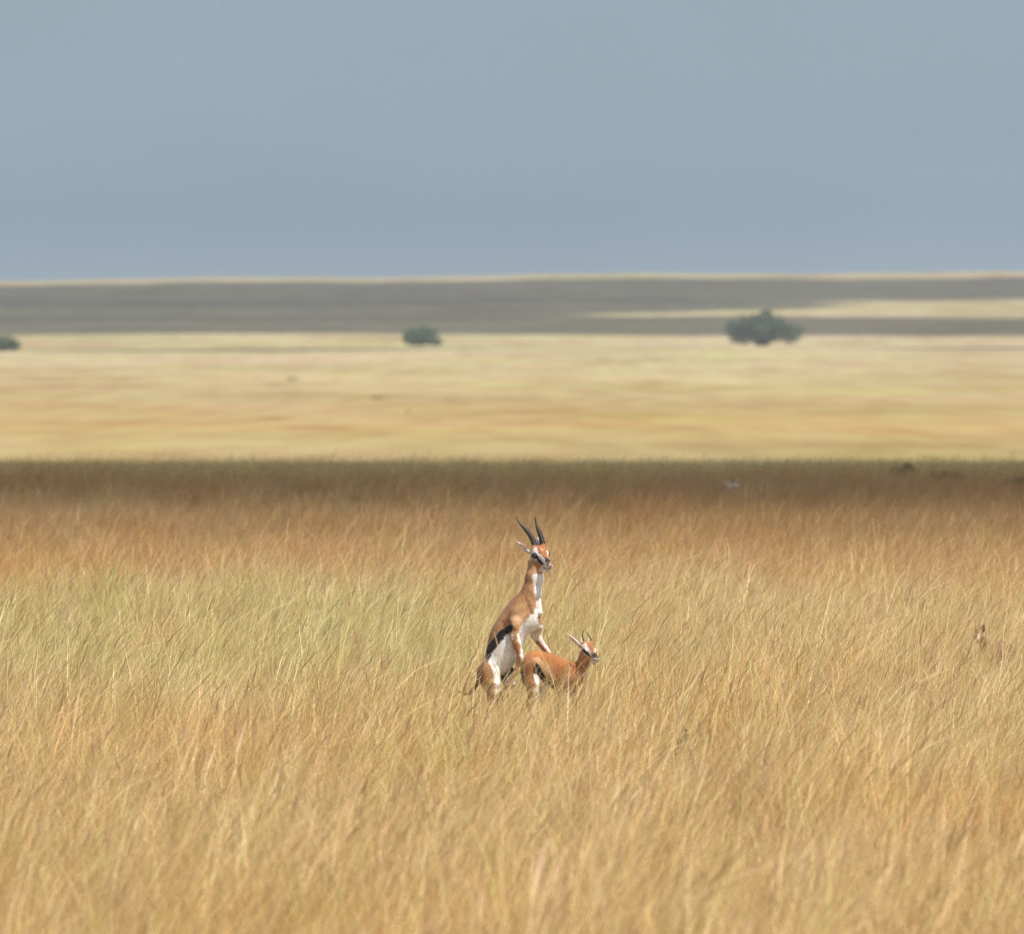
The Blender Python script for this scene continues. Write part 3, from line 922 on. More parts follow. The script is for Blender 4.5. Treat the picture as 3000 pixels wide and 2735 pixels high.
# ---------------------------------------------------- female, standing in front
def build_female():
    root = empty('gazelle', (float(to_world((880, GV, 0))[0]), 80.05, 0.0))
    tag(root, 'smaller female gazelle with short thin horns, rich orange back, standing under the reared male', 'gazelle')
    B = Body((600, 1060, -200), (1340, 1890, 330), 3.6)
    f, n, l = frame((0.80, 0.17, 0.50), 0.0)
    B.ell((785, 1347, -25), (f, n, l), (142, 130, 88), 25)
    B.ell((880, 1385, 50), (f, n, l), (190, 142, 104), 35)
    B.ell((1010, 1440, 130), (f, n, l), (165, 140, 94), 35)
    B.ell((1080, 1372, 165), (f, n, l), (80, 50, 45), 30)
    # near thigh
    B.ell((728, 1420, -80), (nrm((0.15, 1, 0)), nrm((1, -0.15, 0)), (0, 0, 1)), (150, 70, 46), 25)
    B.ell((700, 1370, -45), (nrm((0.1, 1, 0)), nrm((1, -0.1, 0)), (0, 0, 1)), (110, 48, 60), 22)
    B.chain([(752, 1500, -80, 52), (748, 1560, -78, 46), (738, 1630, -74, 30), (716, 1690, -70, 23), (722, 1760, -70, 17), (728, 1830, -72, 16), (736, 1862, -78, 14)], 16)
    B.chain([(835, 1490, 60, 50), (842, 1570, 66, 42), (826, 1640, 70, 28), (808, 1700, 70, 22), (814, 1780, 70, 16), (826, 1862, 66, 14)], 16)
    # near fore leg and shoulder
    B.ell((985, 1448, 50), (nrm((-0.15, 1, 0)), nrm((1, 0.15, 0.3)), nrm((-0.3, 0, 1))), (118, 66, 40), 22)
    B.chain([(960, 1540, 46, 42), (978, 1620, 44, 28), (984, 1690, 44, 22), (984, 1770, 44, 16), (990, 1862, 40, 14)], 16)
    B.chain([(1080, 1520, 200, 46), (1100, 1620, 205, 28), (1104, 1700, 205, 20), (1108, 1862, 200, 14)], 16)
    # neck
    B.cone((1070, 1455, 165), (1140, 1425, 160), 96, 74, 35)
    B.cone((1140, 1425, 160), (1172, 1350, 135), 74, 56, 25)
    B.cone((1172, 1350, 135), (1192, 1255, 110), 56, 50, 22)
    # tail
    B.chain([(668, 1352, -60, 14), (660, 1400, -66, 13), (664, 1450, -64, 11), (672, 1500, -62, 8)], 8)
    # head
    hf = nrm((60, 82, -115)); hl = nrm((0.88, 0.0, 0.45)); hl = nrm(hl - hf * (hl @ hf)); hu = np.cross(hf, hl); hu = hu if hu[1] < 0 else -hu
    B.ell((1217, 1208, 90), (hf, hl, hu), (64, 58, 52), 16)
    B.ell((1234, 1228, 66), (hf, hl, hu), (36, 52, 30), 12)
    B.cone((1181, 1158, 96), (1196, 1186, 92), 15, 22, 10)
    B.cone((1243, 1156, 110), (1238, 1186, 98), 15, 22, 10)
    B.cone((1236, 1232, 60), (1270, 1280, 2), 46, 31, 20, (hl, 0.85))
    B.cone((1270, 1280, 2), (1280, 1294, -14), 31, 28, 12)
    B.cone((1205, 1262, 84), (1264, 1306, 8), 32, 20, 16, (hl, 0.85))
    B.ell((1267, 1320, 0), (hf, hl, hu), (26, 23, 16), 10)
    e1 = np.array((1197, 1224, 48.0)); e2 = np.array((1266, 1218, 80.0))
    for e in (e1, e2): B.ell(e + hu * 6, (hf, hl, hu), (28, 18, 20), 10)
    B.cone((1240, 1318, 14), (1288, 1320, -34), 2.6, 2.6, 3, carve=True)
    B.ell((1264, 1288, -22), (hf, hl, hu), (10, 6, 5), 3, carve=True)
    B.ell((1292, 1288, -8), (hf, hl, hu), (10, 6, 5), 3, carve=True)
    ear(B, (1152, 1190, 100), (1032, 1075, 118), 18, (-0.35, 0.45, -1), 9)
    ear(B, (1186, 1162, 140), (1150, 1118, 190), 21, (0.1, 0.1, -1), 9)
    head = lambda V: ((V[:, 0] > 1100) & (V[:, 1] < 1345)).astype(float)
    nearb = lambda V: (V[:, 2] < 110).astype(float)
    OR = srgb(178, 114, 58); SIDE = srgb(210, 166, 122)
    LY = [
        # warm saddle
        ('poly', c3((150, 600), (430, 480), (1260, 740), (1260, 900), (1000, 960), (860, 960), (800, 800), (560, 690), (380, 640), (230, 700), (190, 760)), OR, 26),
        ('poly', c3((370, 670), (470, 650), (640, 800), (790, 960), (830, 1180), (740, 1200), (640, 1060), (540, 900), (420, 740)), SIDE, 26),
        ('poly', c3((160, 760), (230, 780), (250, 900), (240, 1000), (180, 960)), srgb(222, 190, 140), 18),
        ('poly', c3((260, 1000), (420, 1050), (420, 1300), (300, 1300)), srgb(186, 124, 76), 30),
        ('poly', c3((850, 1000), (1000, 1000), (1000, 1500), (840, 1400)), srgb(198, 132, 78), 30),
        ('poly', c3((760, 1180), (900, 1120), (1240, 1000), (1240, 1400), (900, 1460)), srgb(158, 104, 66), 50),  # chest underside darker, its shading painted in
        # belly and inner leg white
        ('poly', c3((400, 970), (450, 950), (520, 1040), (600, 1150), (700, 1250), (790, 1260), (830, 1420), (650, 1500), (520, 1330), (440, 1180)), WHITE, 10, nearb),
        ('poly', c3((440, 1150), (620, 1200), (700, 1900), (350, 1900), (360, 1420)), (0.62, 0.56, 0.48), 22),
        # black flank stripe
        ('poly', c3((440, 770), (500, 780), (530, 880), (600, 980), (660, 1080), (740, 1180), (745, 1230), (690, 1220), (600, 1140), (530, 1070), (480, 980), (410, 940), (410, 880)),
         BLACK, 8, nearb),
        ('line', c3((1080, 790, 20), (1160, 860, 20)), srgb(120, 72, 40), 22),  # hollow at the neck base, its shade painted on
        ('line', [(660, 1380, 12), (672, 1510, 14)], BLACK, 8, lambda V: (V[:, 0] < 676).astype(float)),
        # neck
        ('poly', c3((1240, 600), (1450, 760), (1460, 900), (1400, 1200), (1250, 1400), (1150, 1250), (1230, 900)), srgb(188, 132, 84), 16),
        ('poly', c3((1400, 820), (1480, 800), (1440, 1050), (1340, 1350), (1260, 1320), (1340, 1050)), (0.62, 0.55, 0.47), 14),
        # head
        ('poly', c3((1190, 360), (1660, 330), (1680, 860), (1380, 860), (1230, 600)), srgb(196, 148, 104), 6, head),
        ('poly', c3((1300, 430), (1360, 410), (1450, 500), (1460, 600), (1440, 660), (1400, 640), (1330, 600), (1290, 540)), (0.66, 0.60, 0.53), 6, head),
        ('line', c3((1545, 450, 22), (1560, 560, 20)), (0.66, 0.60, 0.53), 5, head),
        ('poly', c3((1460, 690), (1540, 660), (1660, 660), (1660, 820), (1550, 860), (1430, 790)), (0.66, 0.60, 0.53), 5, head),
        ('poly', c3((1380, 390), (1520, 380), (1520, 560), (1490, 600), (1460, 560), (1440, 470)), RUST, 5, head),
        ('line', c3((1330, 530, 26), (1360, 560, 24), (1400, 600, 20), (1445, 645, 18)), BLACK, 3, head),
        ('line', c3((1520, 410, 12), (1540, 480, 12)), srgb(110, 70, 45), 5, head),
        ('poly', c3((1490, 580), (1550, 570), (1620, 650), (1580, 690), (1500, 660), (1475, 620)), (0.045, 0.03, 0.025), 4, head),
        ('line', c3((1510, 695, 8), (1555, 722, 10), (1605, 700, 8)), BLACK, 3, head),
        ('line', c3((1558, 722, 6), (1562, 760, 5)), BLACK, 3, head),
        ('line', c3((1460, 775, 6), (1540, 795, 8), (1600, 782, 6)), (0.05, 0.04, 0.04), 3, head),
        ('poly', c3((980, 170), (1260, 370), (1230, 470), (1130, 430), (1030, 290)), (0.70, 0.62, 0.55), 6, lambda V: (V[:, 0] < 1142).astype(float)),
        ('line', c3((1290, 330, 50)), (0.6, 0.55, 0.5), 6),
    ][:-1] + [('poly', c3((1200, 250), (1330, 250), (1330, 400), (1200, 400)), (0.58, 0.50, 0.40), 6, lambda V: (V[:, 2] > 128).astype(float))]
    add_body(root, B, srgb(188, 130, 82), LY, 9)
    ball('eye', e1 - hl * 13 + hf * 5, 17, EYE, root)
    ball('eye', e2 + hl * 7 + hf * 4, 15, EYE, root)
    horn([(1181, 1156, 96), (1172, 1118, 104), (1170, 1080, 108), (1181, 1053, 106)], [8, 7, 5, 1.5], 6, root, ring_h=0.06, smooth_from=0.5)
    horn([(1243, 1152, 110), (1229, 1108, 122), (1212, 1084, 128), (1196, 1063, 128)], [8, 7, 5, 1.5], 6, root, ring_h=0.06, smooth_from=0.5)
    for x, w in ((732, -72), (826, 64), (990, 38), (1108, 198)): hoof((x + 4, 1846, w), (x + 14, 1866, w - 4), 15, root)


# ---------------------------------------------------- third gazelle lying in the grass at right
def build_lying():
    # close-up coordinates: origin px (2820,1800), 14.4 per px; at 92 m one photo pixel is 92/28 mm
    Y3 = 92.0
    k = Y3 / 28.0 / 14.4
    gx = (2820 - 1500) / FPX * Y3; gz = H - (1800 - 1080) / FPX * Y3
    def q(a, b, w, *r): return (574.4 + (gx * 1000 + a * k) / 0.995, 1867 - (gz * 1000 - b * k) / 0.995, w) + r
    root = empty('gazelle', (float(to_world(q(1100, 0, 0))[0]), Y3, 0.0))
    tag(root, 'brown gazelle lying at the right edge, head and back just above the grass', 'gazelle')
    c = q(1000, 1500, 0)
    B = Body((c[0] - 330, c[1] - 500, -220), (c[0] + 560, 1890, 260), 4.5)
    B.cone(q(640, 1010, 10), q(420, 1180, -70), 36 / 1, 21, 14)
    B.ell(q(700, 940, 25)[:3], (nrm((1, -0.4, 0)), nrm((0.4, 1, 0)), (0, 0, 1)), (52, 44, 42), 14)
    B.cone(q(640, 1090, 15)[:3], q(460, 1230, -60)[:3], 24, 16, 12)
    ear(B, q(850, 800, 20)[:3], q(925, 330, 30)[:3], 20, (-0.3, 0.2, -1), 8)
    ear(B, q(620, 850, 60)[:3], q(560, 560, 110)[:3], 17, (-0.3, 0.2, -1), 8)
    B.chain([q(780, 1020, 40, 42), q(930, 1200, 80, 50), q(1080, 1420, 110, 70)], 24)
    B.cone(q(1150, 1760, 110)[:3], q(1750, 1700, 150)[:3], 105, 112, 30)
    B.ell(q(1700, 1640, 150)[:3], ((1, 0, 0), (0, 1, 0), (0, 0, 1)), (130, 118, 110), 30)
    B.chain([q(1000, 1760, 20, 34), q(720, 1990, -20, 20), q(980, 2030, -40, 17)], 14)
    B.chain([q(1750, 1700, 20, 50), q(1500, 2000, 0, 24), q(1800, 2030, -20, 18)], 14)
    L = lambda *p: [q(a[0], a[1], 0)[:2] + tuple(x * k for x in a[2:]) for a in p]
    LY = [
        ('poly', L((1200, 760), (1500, 780), (1700, 900), (1500, 960), (1250, 940)), srgb(150, 140, 140), 14),
        ('poly', L((560, 820), (740, 800), (740, 960), (620, 1050)), srgb(216, 186, 160), 8),
        ('line', L((560, 860, 40), (520, 960, 46), (450, 1030, 16)), (0.03, 0.02, 0.015), 5),
        ('line', L((640, 640, 24),(690,640,24)), (0.03, 0.02, 0.015), 5),
        ('line', L((910, 380, 60), (890, 500, 70), (880, 640, 60), (900, 760, 60)), srgb(82, 56, 46), 10),  # ear painted dark as if backlit
        ('line', L((300, 1180, 70), (420, 1200, 60)), srgb(176, 108, 60), 10),
        ('line', L((760, 980, 60), (740, 1100, 50)), srgb(140, 100, 80), 14),
        ('line', L((950, 780, 40), (960, 900, 30)), srgb(220, 200, 190), 10),
    ]
    add_body(root, B, srgb(150, 108, 78), LY, 17, y0=Y3)
    ball('eye', q(530, 930, -24)[:3], 14, EYE, root, y0=Y3)


build_male()
build_female()
build_lying()


# ---------------------------------------------------- pale bird far off in the shaded band
def build_bird():
    D = 205.0
    x, y, z = W(2145, D)
    root = empty('bird', (x, y, z))
    tag(root, 'pale grey bird, blurred, in the dark shaded band of grass right of the horns', 'bird')
    # z so that its back is at photo row ~1425
    ztop = H - (1415 - 1080) / FPX * D
    s = (D / 28.0)                       # mm per photo pixel
    cx = 574.4 + x * 1000 / 0.995
    cv = 1867 - ztop * 1000 / 0.995
    B = Body((cx - 300, cv - 150, -180), (cx + 300, cv + 420, 180), 7)
    B.ell((cx + 20, cv + 90, 0), (nrm((1, -0.25, 0)), nrm((0.25, 1, 0)), (0, 0, 1)), (140, 80, 70), 20)
    B.cone((cx + 90, cv + 70, 0), (cx + 190, cv + 150, 0), 40, 10, 20, ((0, 1, 0), 0.5))
    B.chain([(cx - 70, cv + 70, 0, 42), (cx - 110, cv + 10, 0, 28), (cx - 120, cv - 20, 0, 30)], 15)
    B.cone((cx - 140, cv - 20, 0), (cx - 190, cv - 8, 0), 12, 3, 6)
    for sg in (-1, 1):
        B.chain([(cx, cv + 150, sg * 35, 22), (cx - 10, cv + 260, sg * 38, 11), (cx, cv + 400, sg * 38, 9)], 8)
    LY = [('line', [(cx + 40, cv + 60, 30), (cx + 170, cv + 140, 26)], (0.30, 0.28, 0.27), 30)]
    add_body(root, B, (0.66, 0.61, 0.57), LY, 5, y0=D)
    ball('eye', (cx - 128, cv - 24, -24), 7, EYE, root, y0=D)


build_bird()


# ---- GRASS BEGIN
# dark leafy weed standing in the grass, lower right of the animals
wx, wy = 1.265, 71.2
wroot = empty('weed', (wx, wy, 0.0))
tag(wroot, 'dark green leafy weed stalk in a grass gap, lower right of the gazelles', 'weed')
rw = np.random.default_rng(77)
vs, fs = tube([(wx - 0.05, wy, -0.02), (wx - 0.035, wy, 0.10), (wx + 0.0, wy, 0.20), (wx + 0.02, wy, 0.30)], [0.006, 0.005, 0.004, 0.002])
mesh_obj('stem', vs, fs, leaf_mid, wroot)
Vw, Fw = [], []
for k in range(150):
    tt = rw.random() ** 0.8
    c0 = np.array([wx - 0.05 + 0.08 * tt, wy, 0.03 + 0.27 * tt])
    d = rw.normal(size=3); d[2] = abs(d[2]) * 0.8 + 0.3; d /= np.linalg.norm(d)
    s_ = np.cross(d, rw.normal(size=3)); s_ /= np.linalg.norm(s_)
    L_ = 0.07 * (1 - 0.4 * tt) * rw.uniform(0.7, 1.2)
    o_ = len(Vw)
    Vw += [c0, c0 + d * L_ * 0.5 + s_ * L_ * 0.16, c0 + d * L_, c0 + d * L_ * 0.5 - s_ * L_ * 0.16]
    Fw.append((o_, o_ + 1, o_ + 2, o_ + 3))
mesh_obj('leaves', Vw, Fw, leaf_mid, wroot, smooth=False)
# ------------------------------------------------------------------ tall dry savanna grass: blade clumps scattered over the near plain
def blades(n, rad, h_lo, h_hi, w, lean, curve, seed_frac, rng, flat=0.0, seg=5, head_len=0.16, head_w=2.2):
    """ribbons; returns V (n*seg*2,3), F, and per-vertex (tint, height, seed head)"""
    r0 = rad * np.sqrt(rng.random(n)); a0 = rng.random(n) * 2 * np.pi
    base = np.stack([r0 * np.cos(a0), r0 * np.sin(a0), np.full(n, -0.02)], 1)
    h = h_lo + (h_hi - h_lo) * rng.random(n) ** 1.2
    az = rng.normal(0.0, 1.15, n)                      # leans mostly down-wind (+X)
    ln = np.abs(rng.normal(lean, lean * 0.5, n)) + 0.03
    cv = np.abs(rng.normal(curve, curve * 0.6, n))
    d = np.stack([np.cos(az), np.sin(az), np.zeros(n)], 1)
    fa = rng.random(n) * np.pi
    side = np.stack([np.cos(fa), np.sin(fa), np.zeros(n)], 1)
    head = rng.random(n) < seed_frac
    tint = rng.random(n)
    t = np.linspace(0, 1, seg)
    V = np.zeros((n, seg, 2, 3)); A = np.zeros((n, seg, 2, 3))
    kink = rng.normal(0, 0.008, (n, seg, 3)) * h[:, None, None] * t[None, :, None]
    for i, ti in enumerate(t):
        bend = ln * ti + cv * ti ** 3
        z = h * ti * (1 - 0.35 * np.clip(cv, 0, 1.5) * ti ** 3)
        c = base + d * (bend * h)[:, None] + np.stack([0 * z, 0 * z, z], 1) + kink[:, i]
        wi = w * (1 - 0.75 * ti ** 1.5)
        ww = np.where(head & (ti > 1 - head_len), w * head_w * (0.35 if ti >= 0.999 else 1.0), wi) * (0.75 + 0.5 * tint)
        V[:, i, 0] = c - side * ww[:, None] / 2
        V[:, i, 1] = c + side * ww[:, None] / 2
        A[:, i, :, 0] = tint[:, None]
        A[:, i, :, 1] = (z)[:, None]
        A[:, i, :, 2] = (head & (ti > 1 - head_len - 0.02)).astype(float)[:, None]
    idx = np.arange(n * seg * 2).reshape(n, seg, 2)
    F = np.stack([idx[:, :-1, 0], idx[:, :-1, 1], idx[:, 1:, 1], idx[:, 1:, 0]], -1).reshape(-1, 4)
    return V.reshape(-1, 3), F, A.reshape(-1, 3)


gmat, t, b = node_mat('dry_grass')
geo, sp, ramp = zone_color(t)
P = geo.outputs['Position']
base = ramp.outputs[0]
at = t.nodes.new('ShaderNodeAttribute'); at.attribute_name = 'blade'
sa = t.nodes.new('ShaderNodeSeparateColor'); t.links.new(at.outputs['Color'], sa.inputs[0])
oi = t.nodes.new('ShaderNodeObjectInfo')
# green regrowth patch, left and middle, 80-130 m out
gx = t.nodes.new('ShaderNodeMapRange'); gx.inputs['From Min'].default_value = 2.4; gx.inputs['From Max'].default_value = -0.8
t.links.new(sp.outputs['X'], gx.inputs['Value'])
gy = t.nodes.new('ShaderNodeMapRange'); gy.inputs['From Min'].default_value = 76; gy.inputs['From Max'].default_value = 88
t.links.new(sp.outputs['Y'], gy.inputs['Value'])
gy2 = t.nodes.new('ShaderNodeMapRange'); gy2.inputs['From Min'].default_value = 122; gy2.inputs['From Max'].default_value = 104
t.links.new(sp.outputs['Y'], gy2.inputs['Value'])
def mul(a, b_, op='MULTIPLY'):
    n = t.nodes.new('ShaderNodeMath'); n.operation = op
    for i, v in enumerate((a, b_)):
        if hasattr(v, 'is_output'): t.links.new(v, n.inputs[i])
        else: n.inputs[i].default_value = v
    return n.outputs[0]
gzone = mul(mul(gx.outputs[0], gy.outputs[0]), gy2.outputs[0])
gpatch = noise(t, P, 0.5, 4, (1, 0.5, 0.0), 0.35, 0.7)
gn2 = noise(t, P, 0.9, 3, (1, 0.35, 0.0), 0.55, 0.75)
gfac = mul(mul(gzone, mul(gpatch, 0.6, 'ADD')), 0.85)
gfac = mul(mul(gfac, 0.75), mul(gn2, 0.45), 'ADD')
base = mix_rgb(t, gfac, base, (0.80, 0.77, 0.44))
stripe = noise(t, P, 0.10, 4, (0.35, 1.0, 0.0), 0.42, 0.60)
fz = t.nodes.new('ShaderNodeMapRange'); fz.inputs['From Min'].default_value = 98; fz.inputs['From Max'].default_value = 125
t.links.new(sp.outputs['Y'], fz.inputs['Value'])
base = mix_rgb(t, mul(stripe, fz.outputs[0]), base, mix_rgb(t, 1.0, base, (0.90, 0.76, 0.63), 'MULTIPLY'))
# blade to blade variation
rv = t.nodes.new('ShaderNodeValToRGB'); cr = rv.color_ramp
stops = [(0.0, (0.42, 0.31, 0.19)), (0.18, (0.72, 0.60, 0.44)), (0.45, (0.92, 0.85, 0.72)), (0.62, (1.04, 1.04, 0.98)), (0.74, (0.80, 0.98, 0.60)), (0.86, (1.10, 0.86, 0.66)), (0.94, (1.18, 1.19, 1.22))]
while len(cr.elements) < len(stops): cr.elements.new(0.5)
for e, (p_, c_) in zip(cr.elements, stops): e.position = p_
for e, (p_, c_) in zip(cr.elements, stops): e.position = p_; e.color = c_ + (1,)
t.links.new(sa.outputs[0], rv.inputs['Fac'])
base = mix_rgb(t, 1.0, base, rv.outputs[0], 'MULTIPLY')
# clump to clump and patch variation
base = mix_rgb(t, noise(t, P, 1.1, 3, (1, 1, 0.2), 0.4, 0.68), base, mix_rgb(t, 1.0, base, (0.76, 0.70, 0.62), 'MULTIPLY'))
base = mix_rgb(t, noise(t, P, 0.22, 4, (1, 0.45, 0.0), 0.5, 0.7), base, mix_rgb(t, 1.0, base, (1.0, 0.84, 0.70), 'MULTIPLY'))
base = mix_rgb(t, mul(noise(t, P, 0.8, 4, (1, 0.6, 0.3), 0.52, 0.68), 0.7), base, mix_rgb(t, 1.0, base, (0.80, 0.92, 0.62), 'MULTIPLY'))
base = mix_rgb(t, mul(noise(t, P, 1.7, 3, (1, 0.7, 0.5), 0.54, 0.70), 0.8), base, mix_rgb(t, 1.0, base, (0.84, 0.70, 0.54), 'MULTIPLY'))
# seed heads are brown
base = mix_rgb(t, mul(sa.outputs[2], 0.75), base, (0.42, 0.27, 0.15))
t.links.new(base, b.inputs['Base Color'])
b.inputs['Roughness'].default_value = 0.65
b.inputs['Specular IOR Level'].default_value = 0.25
tr = t.nodes.new('ShaderNodeBsdfTranslucent'); t.links.new(base, tr.inputs['Color'])
ms = t.nodes.new('ShaderNodeMixShader'); ms.inputs[0].default_value = 0.34
t.links.new(b.outputs[0], ms.inputs[1]); t.links.new(tr.outputs[0], ms.inputs[2])
t.links.new(ms.outputs[0], t.nodes['Material Output'].inputs['Surface'])

clumps = bpy.data.collections.new('grass_clumps')
SP = []; TU = []
for i in range(8):       # low dense leaf mass
    SP.append(blades(62, 0.42, 0.18, 0.48, 0.0048, 0.30, 0.22, 0.05, np.random.default_rng(100 + i)))
for i in range(6):       # taller stalks
    V_, F_, A_ = blades(20, 0.40, 0.42, 0.80, 0.0048, 0.26, 0.18, 0.12, np.random.default_rng(200 + i), seg=8, head_len=0.2)
    A_[:, 0] = 0.22 + 0.78 * A_[:, 0]
    SP.append((V_, F_, A_))
for i in range(5):       # tall, nodding stalks
    V_, F_, A_ = blades(5, 0.35, 0.70, 1.02, 0.0050, 0.24, 0.30, 0.12, np.random.default_rng(300 + i), seg=9, head_len=0.15, head_w=1.7)
    A_[:, 0] = 0.5 + 0.5 * A_[:, 0]
    SP.append((V_, F_, A_))
for i in range(5):       # tight pale tussocks
    V_, F_, A_ = blades(42, 0.075, 0.45, 0.86, 0.0050, 0.26, 0.22, 0.15, np.random.default_rng(500 + i), seg=8, head_len=0.2)
    A_[:, 0] = 0.42 + 0.58 * A_[:, 0]
    TU.append((V_, F_, A_))
for i in range(3):       # dead brown stems and seed spikes
    V_, F_, A_ = blades(8, 0.5, 0.35, 0.70, 0.0042, 0.32, 0.2, 0.7, np.random.default_rng(400 + i), seg=8, head_len=0.16, head_w=2.6)
    A_[:, 0] *= 0.30
    SP.append((V_, F_, A_))
SP += TU
for V_, F_, A_ in SP[:8]: A_[:, 0] *= 0.82
for i, (V_, F_, A_) in enumerate(SP):
    o = mesh_obj('grass_clump', V_, F_, gmat, smooth=False, link=False)
    o.name = 'grass_clump_%02d' % i
    a_ = o.data.color_attributes.new('blade', 'FLOAT_COLOR', 'POINT')
    a_.data.foreach_set('color', np.concatenate([A_, np.ones((len(A_), 1))], 1).astype(np.float32).ravel())
    clumps.objects.link(o)

rg = np.random.default_rng(5)


def scatter(y0, y1, dens, kinds, probs, smin, smax, half=0.060, margin=2.6):
    area = half * (y1 ** 2 - y0 ** 2) + 2 * margin * (y1 - y0)
    n = int(area * dens * 1.02)
    # density uniform over the wedge
    y = y0 + (y1 - y0) * rg.random(3 * n)
    w_ = half * y + margin
    keep = rg.random(len(y)) < w_ / w_.max()
    y = y[keep][:n]; w_ = w_[keep][:n]
    x = (rg.random(len(y)) * 2 - 1) * w_
    k = rg.choice(kinds, len(y), p=np.array(probs) / sum(probs))
    s = smin + (smax - smin) * rg.random(len(y))
    # uneven sward: height varies in patches
    s *= 1 + 0.14 * np.sin(x * 1.7 + 0.6 * y + 2 * np.sin(0.8 * x - 0.3 * y)) + 0.14 * np.sin(x * 0.6 - 0.45 * y + 1 + 1.5 * np.sin(0.9 * x)) + 0.06 * rg.normal(size=len(y))
    return x, y, k, s


low = list(range(8)); mid = list(range(8, 14)); tall = list(range(14, 19)); dead = list(range(19, 22)); tuss = list(range(22, 27))
sets = [scatter(33, 130, 5.0, low, [1] * 8, 0.75, 1.15),
        scatter(33, 130, 3.2, mid, [1] * 6, 0.75, 1.15),
        scatter(33, 130, 0.75, tall, [1] * 5, 0.75, 1.1),
        scatter(33, 64, 1.3, tall, [1] * 5, 0.8, 1.1),
        scatter(33, 130, 1.0, tuss, [1] * 5, 0.7, 1.12),
        scatter(130, 235, 0.8, tuss, [1] * 5, 0.7, 1.12),
        scatter(33, 130, 0.6, dead, [1] * 3, 0.7, 1.1),
        scatter(130, 235, 3.6, low, [1] * 8, 0.9, 1.3),
        scatter(130, 235, 2.2, mid + dead, [1] * 9, 0.8, 1.2),
        scatter(235, 304, 3.0, low, [1] * 8, 1.0, 1.35, margin=4),
        scatter(235, 304, 1.2, mid + dead, [1] * 9, 0.8, 1.1, margin=4)]
ne = 26
sets.append((0.30 + 0.45 * rg.random(ne), 77.8 + 1.7 * rg.random(ne), rg.choice(low + mid, ne), 0.60 + 0.25 * rg.random(ne)))
ne = 8
sets.append((-0.42 + 0.5 * rg.random(ne), 77.4 + 2.0 * rg.random(ne), rg.choice(low + mid, ne), 0.8 + 0.3 * rg.random(ne)))
ne = 2
sets.append((4.1 + 0.8 * rg.random(ne), 89.5 + 1.9 * rg.random(ne), rg.choice(mid + tuss, ne), 0.85 + 0.2 * rg.random(ne)))
X = np.concatenate([q[0] for q in sets]); Y = np.concatenate([q[1] for q in sets])
K = np.concatenate([q[2] for q in sets]); S = np.concatenate([q[3] for q in sets])
fade = np.clip((306 - Y) / 45, 0.15, 1)
S = S * fade
# trampled ground under the animals and open sight lines just where their feet are
ok = np.ones(len(X), bool)
inb = (X > -0.40) & (X < 0.66) & (Y > 79.65) & (Y < 80.45)
ok &= ~(inb & (rg.random(len(X)) < 0.9))
S[inb] *= 0.5
# shorter, thinner grass right in front of the pair
fr = (X > -0.60) & (X < 0.74) & (Y > 74.5) & (Y <= 79.65)
S[fr & (K < 8)] *= 0.62
S[fr & (K >= 8)] *= 0.72
ok &= ~(fr & (K >= 8) & (rg.random(len(X)) < 0.45))
ok &= ~(fr & (K >= 22) & (rg.random(len(X)) < 0.75))
# stems that cross in front of the smaller animal's legs
fm = (X > 0.12) & (X < 0.72) & (Y > 76.5) & (Y < 79.6)
S[fm] *= 1.25
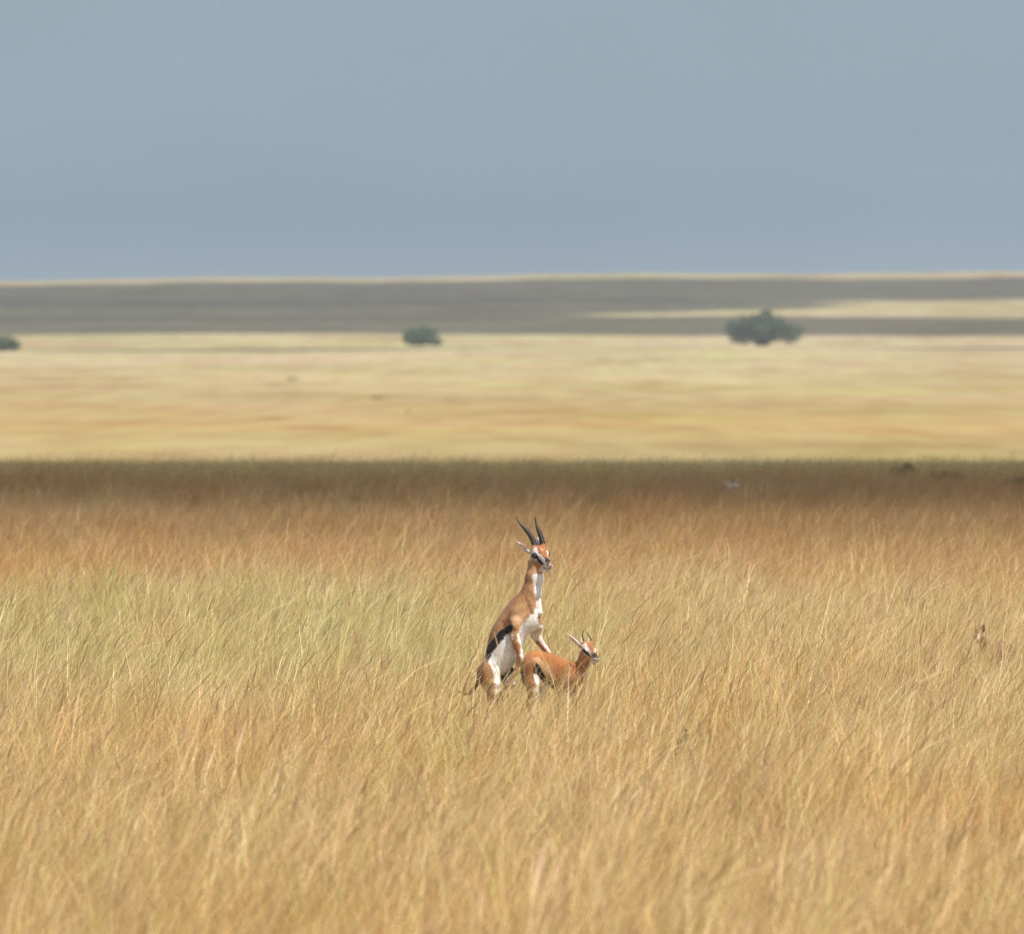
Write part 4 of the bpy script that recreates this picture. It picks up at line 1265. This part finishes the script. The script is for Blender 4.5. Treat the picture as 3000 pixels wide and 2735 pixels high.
# opening round the dark weed
wd = (X > 0.95) & (X < 1.65) & (Y > 63.5) & (Y < 72.4)
S[wd] *= 0.50
ok &= ~(wd & (K >= 14) & (rg.random(len(X)) < 0.7))
lay = (X > 4.25) & (X < 5.1) & (Y > 90) & (Y < 92.8)
S[lay] *= 0.55
ok &= ~((X > 4.2) & (X < 5.1) & (Y > 91.5) & (Y < 92.5))
fl = (X > 4.0) & (X < 4.75) & (Y > 82) & (Y < 91)
S[fl] *= 0.84
ok &= ~(fl & (K >= 14) & (rg.random(len(X)) < 0.6))
tl = (X > -0.62) & (X < -0.12) & (Y > 75.5) & (Y < 79.8)
ok &= ~(tl & (K >= 8) & (rg.random(len(X)) < 0.75))
S[tl] *= 0.85
X, Y, K, S = X[ok], Y[ok], K[ok], S[ok]
Z = ground_z(X, Y)
grass = mesh_obj('grass', np.stack([X, Y, Z], 1), [], gmat, smooth=False)
gme = grass.data
for nm, arr, ty in (('kind_index', K, 'INT'), ('size', S, 'FLOAT'), ('turn', rg.normal(0, 0.35, len(X)), 'FLOAT')):
    a_ = gme.attributes.new(nm, ty, 'POINT')
    a_.data.foreach_set('value', arr.astype(np.int32 if ty == 'INT' else np.float32))
tag(grass, 'tall dry golden savanna grass leaning to the right, with green patches and brown seed heads', 'grass', kind='stuff')

ng = bpy.data.node_groups.new('grass_scatter', 'GeometryNodeTree')
ng.interface.new_socket('Geometry', in_out='INPUT', socket_type='NodeSocketGeometry')
ng.interface.new_socket('Geometry', in_out='OUTPUT', socket_type='NodeSocketGeometry')
gi = ng.nodes.new('NodeGroupInput'); go = ng.nodes.new('NodeGroupOutput')
ci = ng.nodes.new('GeometryNodeCollectionInfo'); ci.inputs['Collection'].default_value = clumps
ci.inputs['Separate Children'].default_value = True; ci.inputs['Reset Children'].default_value = True
ip = ng.nodes.new('GeometryNodeInstanceOnPoints')
ip.inputs['Pick Instance'].default_value = True


def nattr(name, ty):
    n = ng.nodes.new('GeometryNodeInputNamedAttribute'); n.data_type = ty
    n.inputs['Name'].default_value = name
    return [o for o in n.outputs if o.name == 'Attribute' and o.enabled][0]


cx_ = ng.nodes.new('ShaderNodeCombineXYZ')
ng.links.new(nattr('turn', 'FLOAT'), cx_.inputs['Z'])
ng.links.new(gi.outputs[0], ip.inputs['Points'])
ng.links.new(ci.outputs[0], ip.inputs['Instance'])
ng.links.new(nattr('kind_index', 'INT'), ip.inputs['Instance Index'])
ng.links.new(cx_.outputs[0], ip.inputs['Rotation'])
ng.links.new(nattr('size', 'FLOAT'), ip.inputs['Scale'])
ng.links.new(ip.outputs[0], go.inputs[0])
md = grass.modifiers.new('scatter', 'NODES'); md.node_group = ng
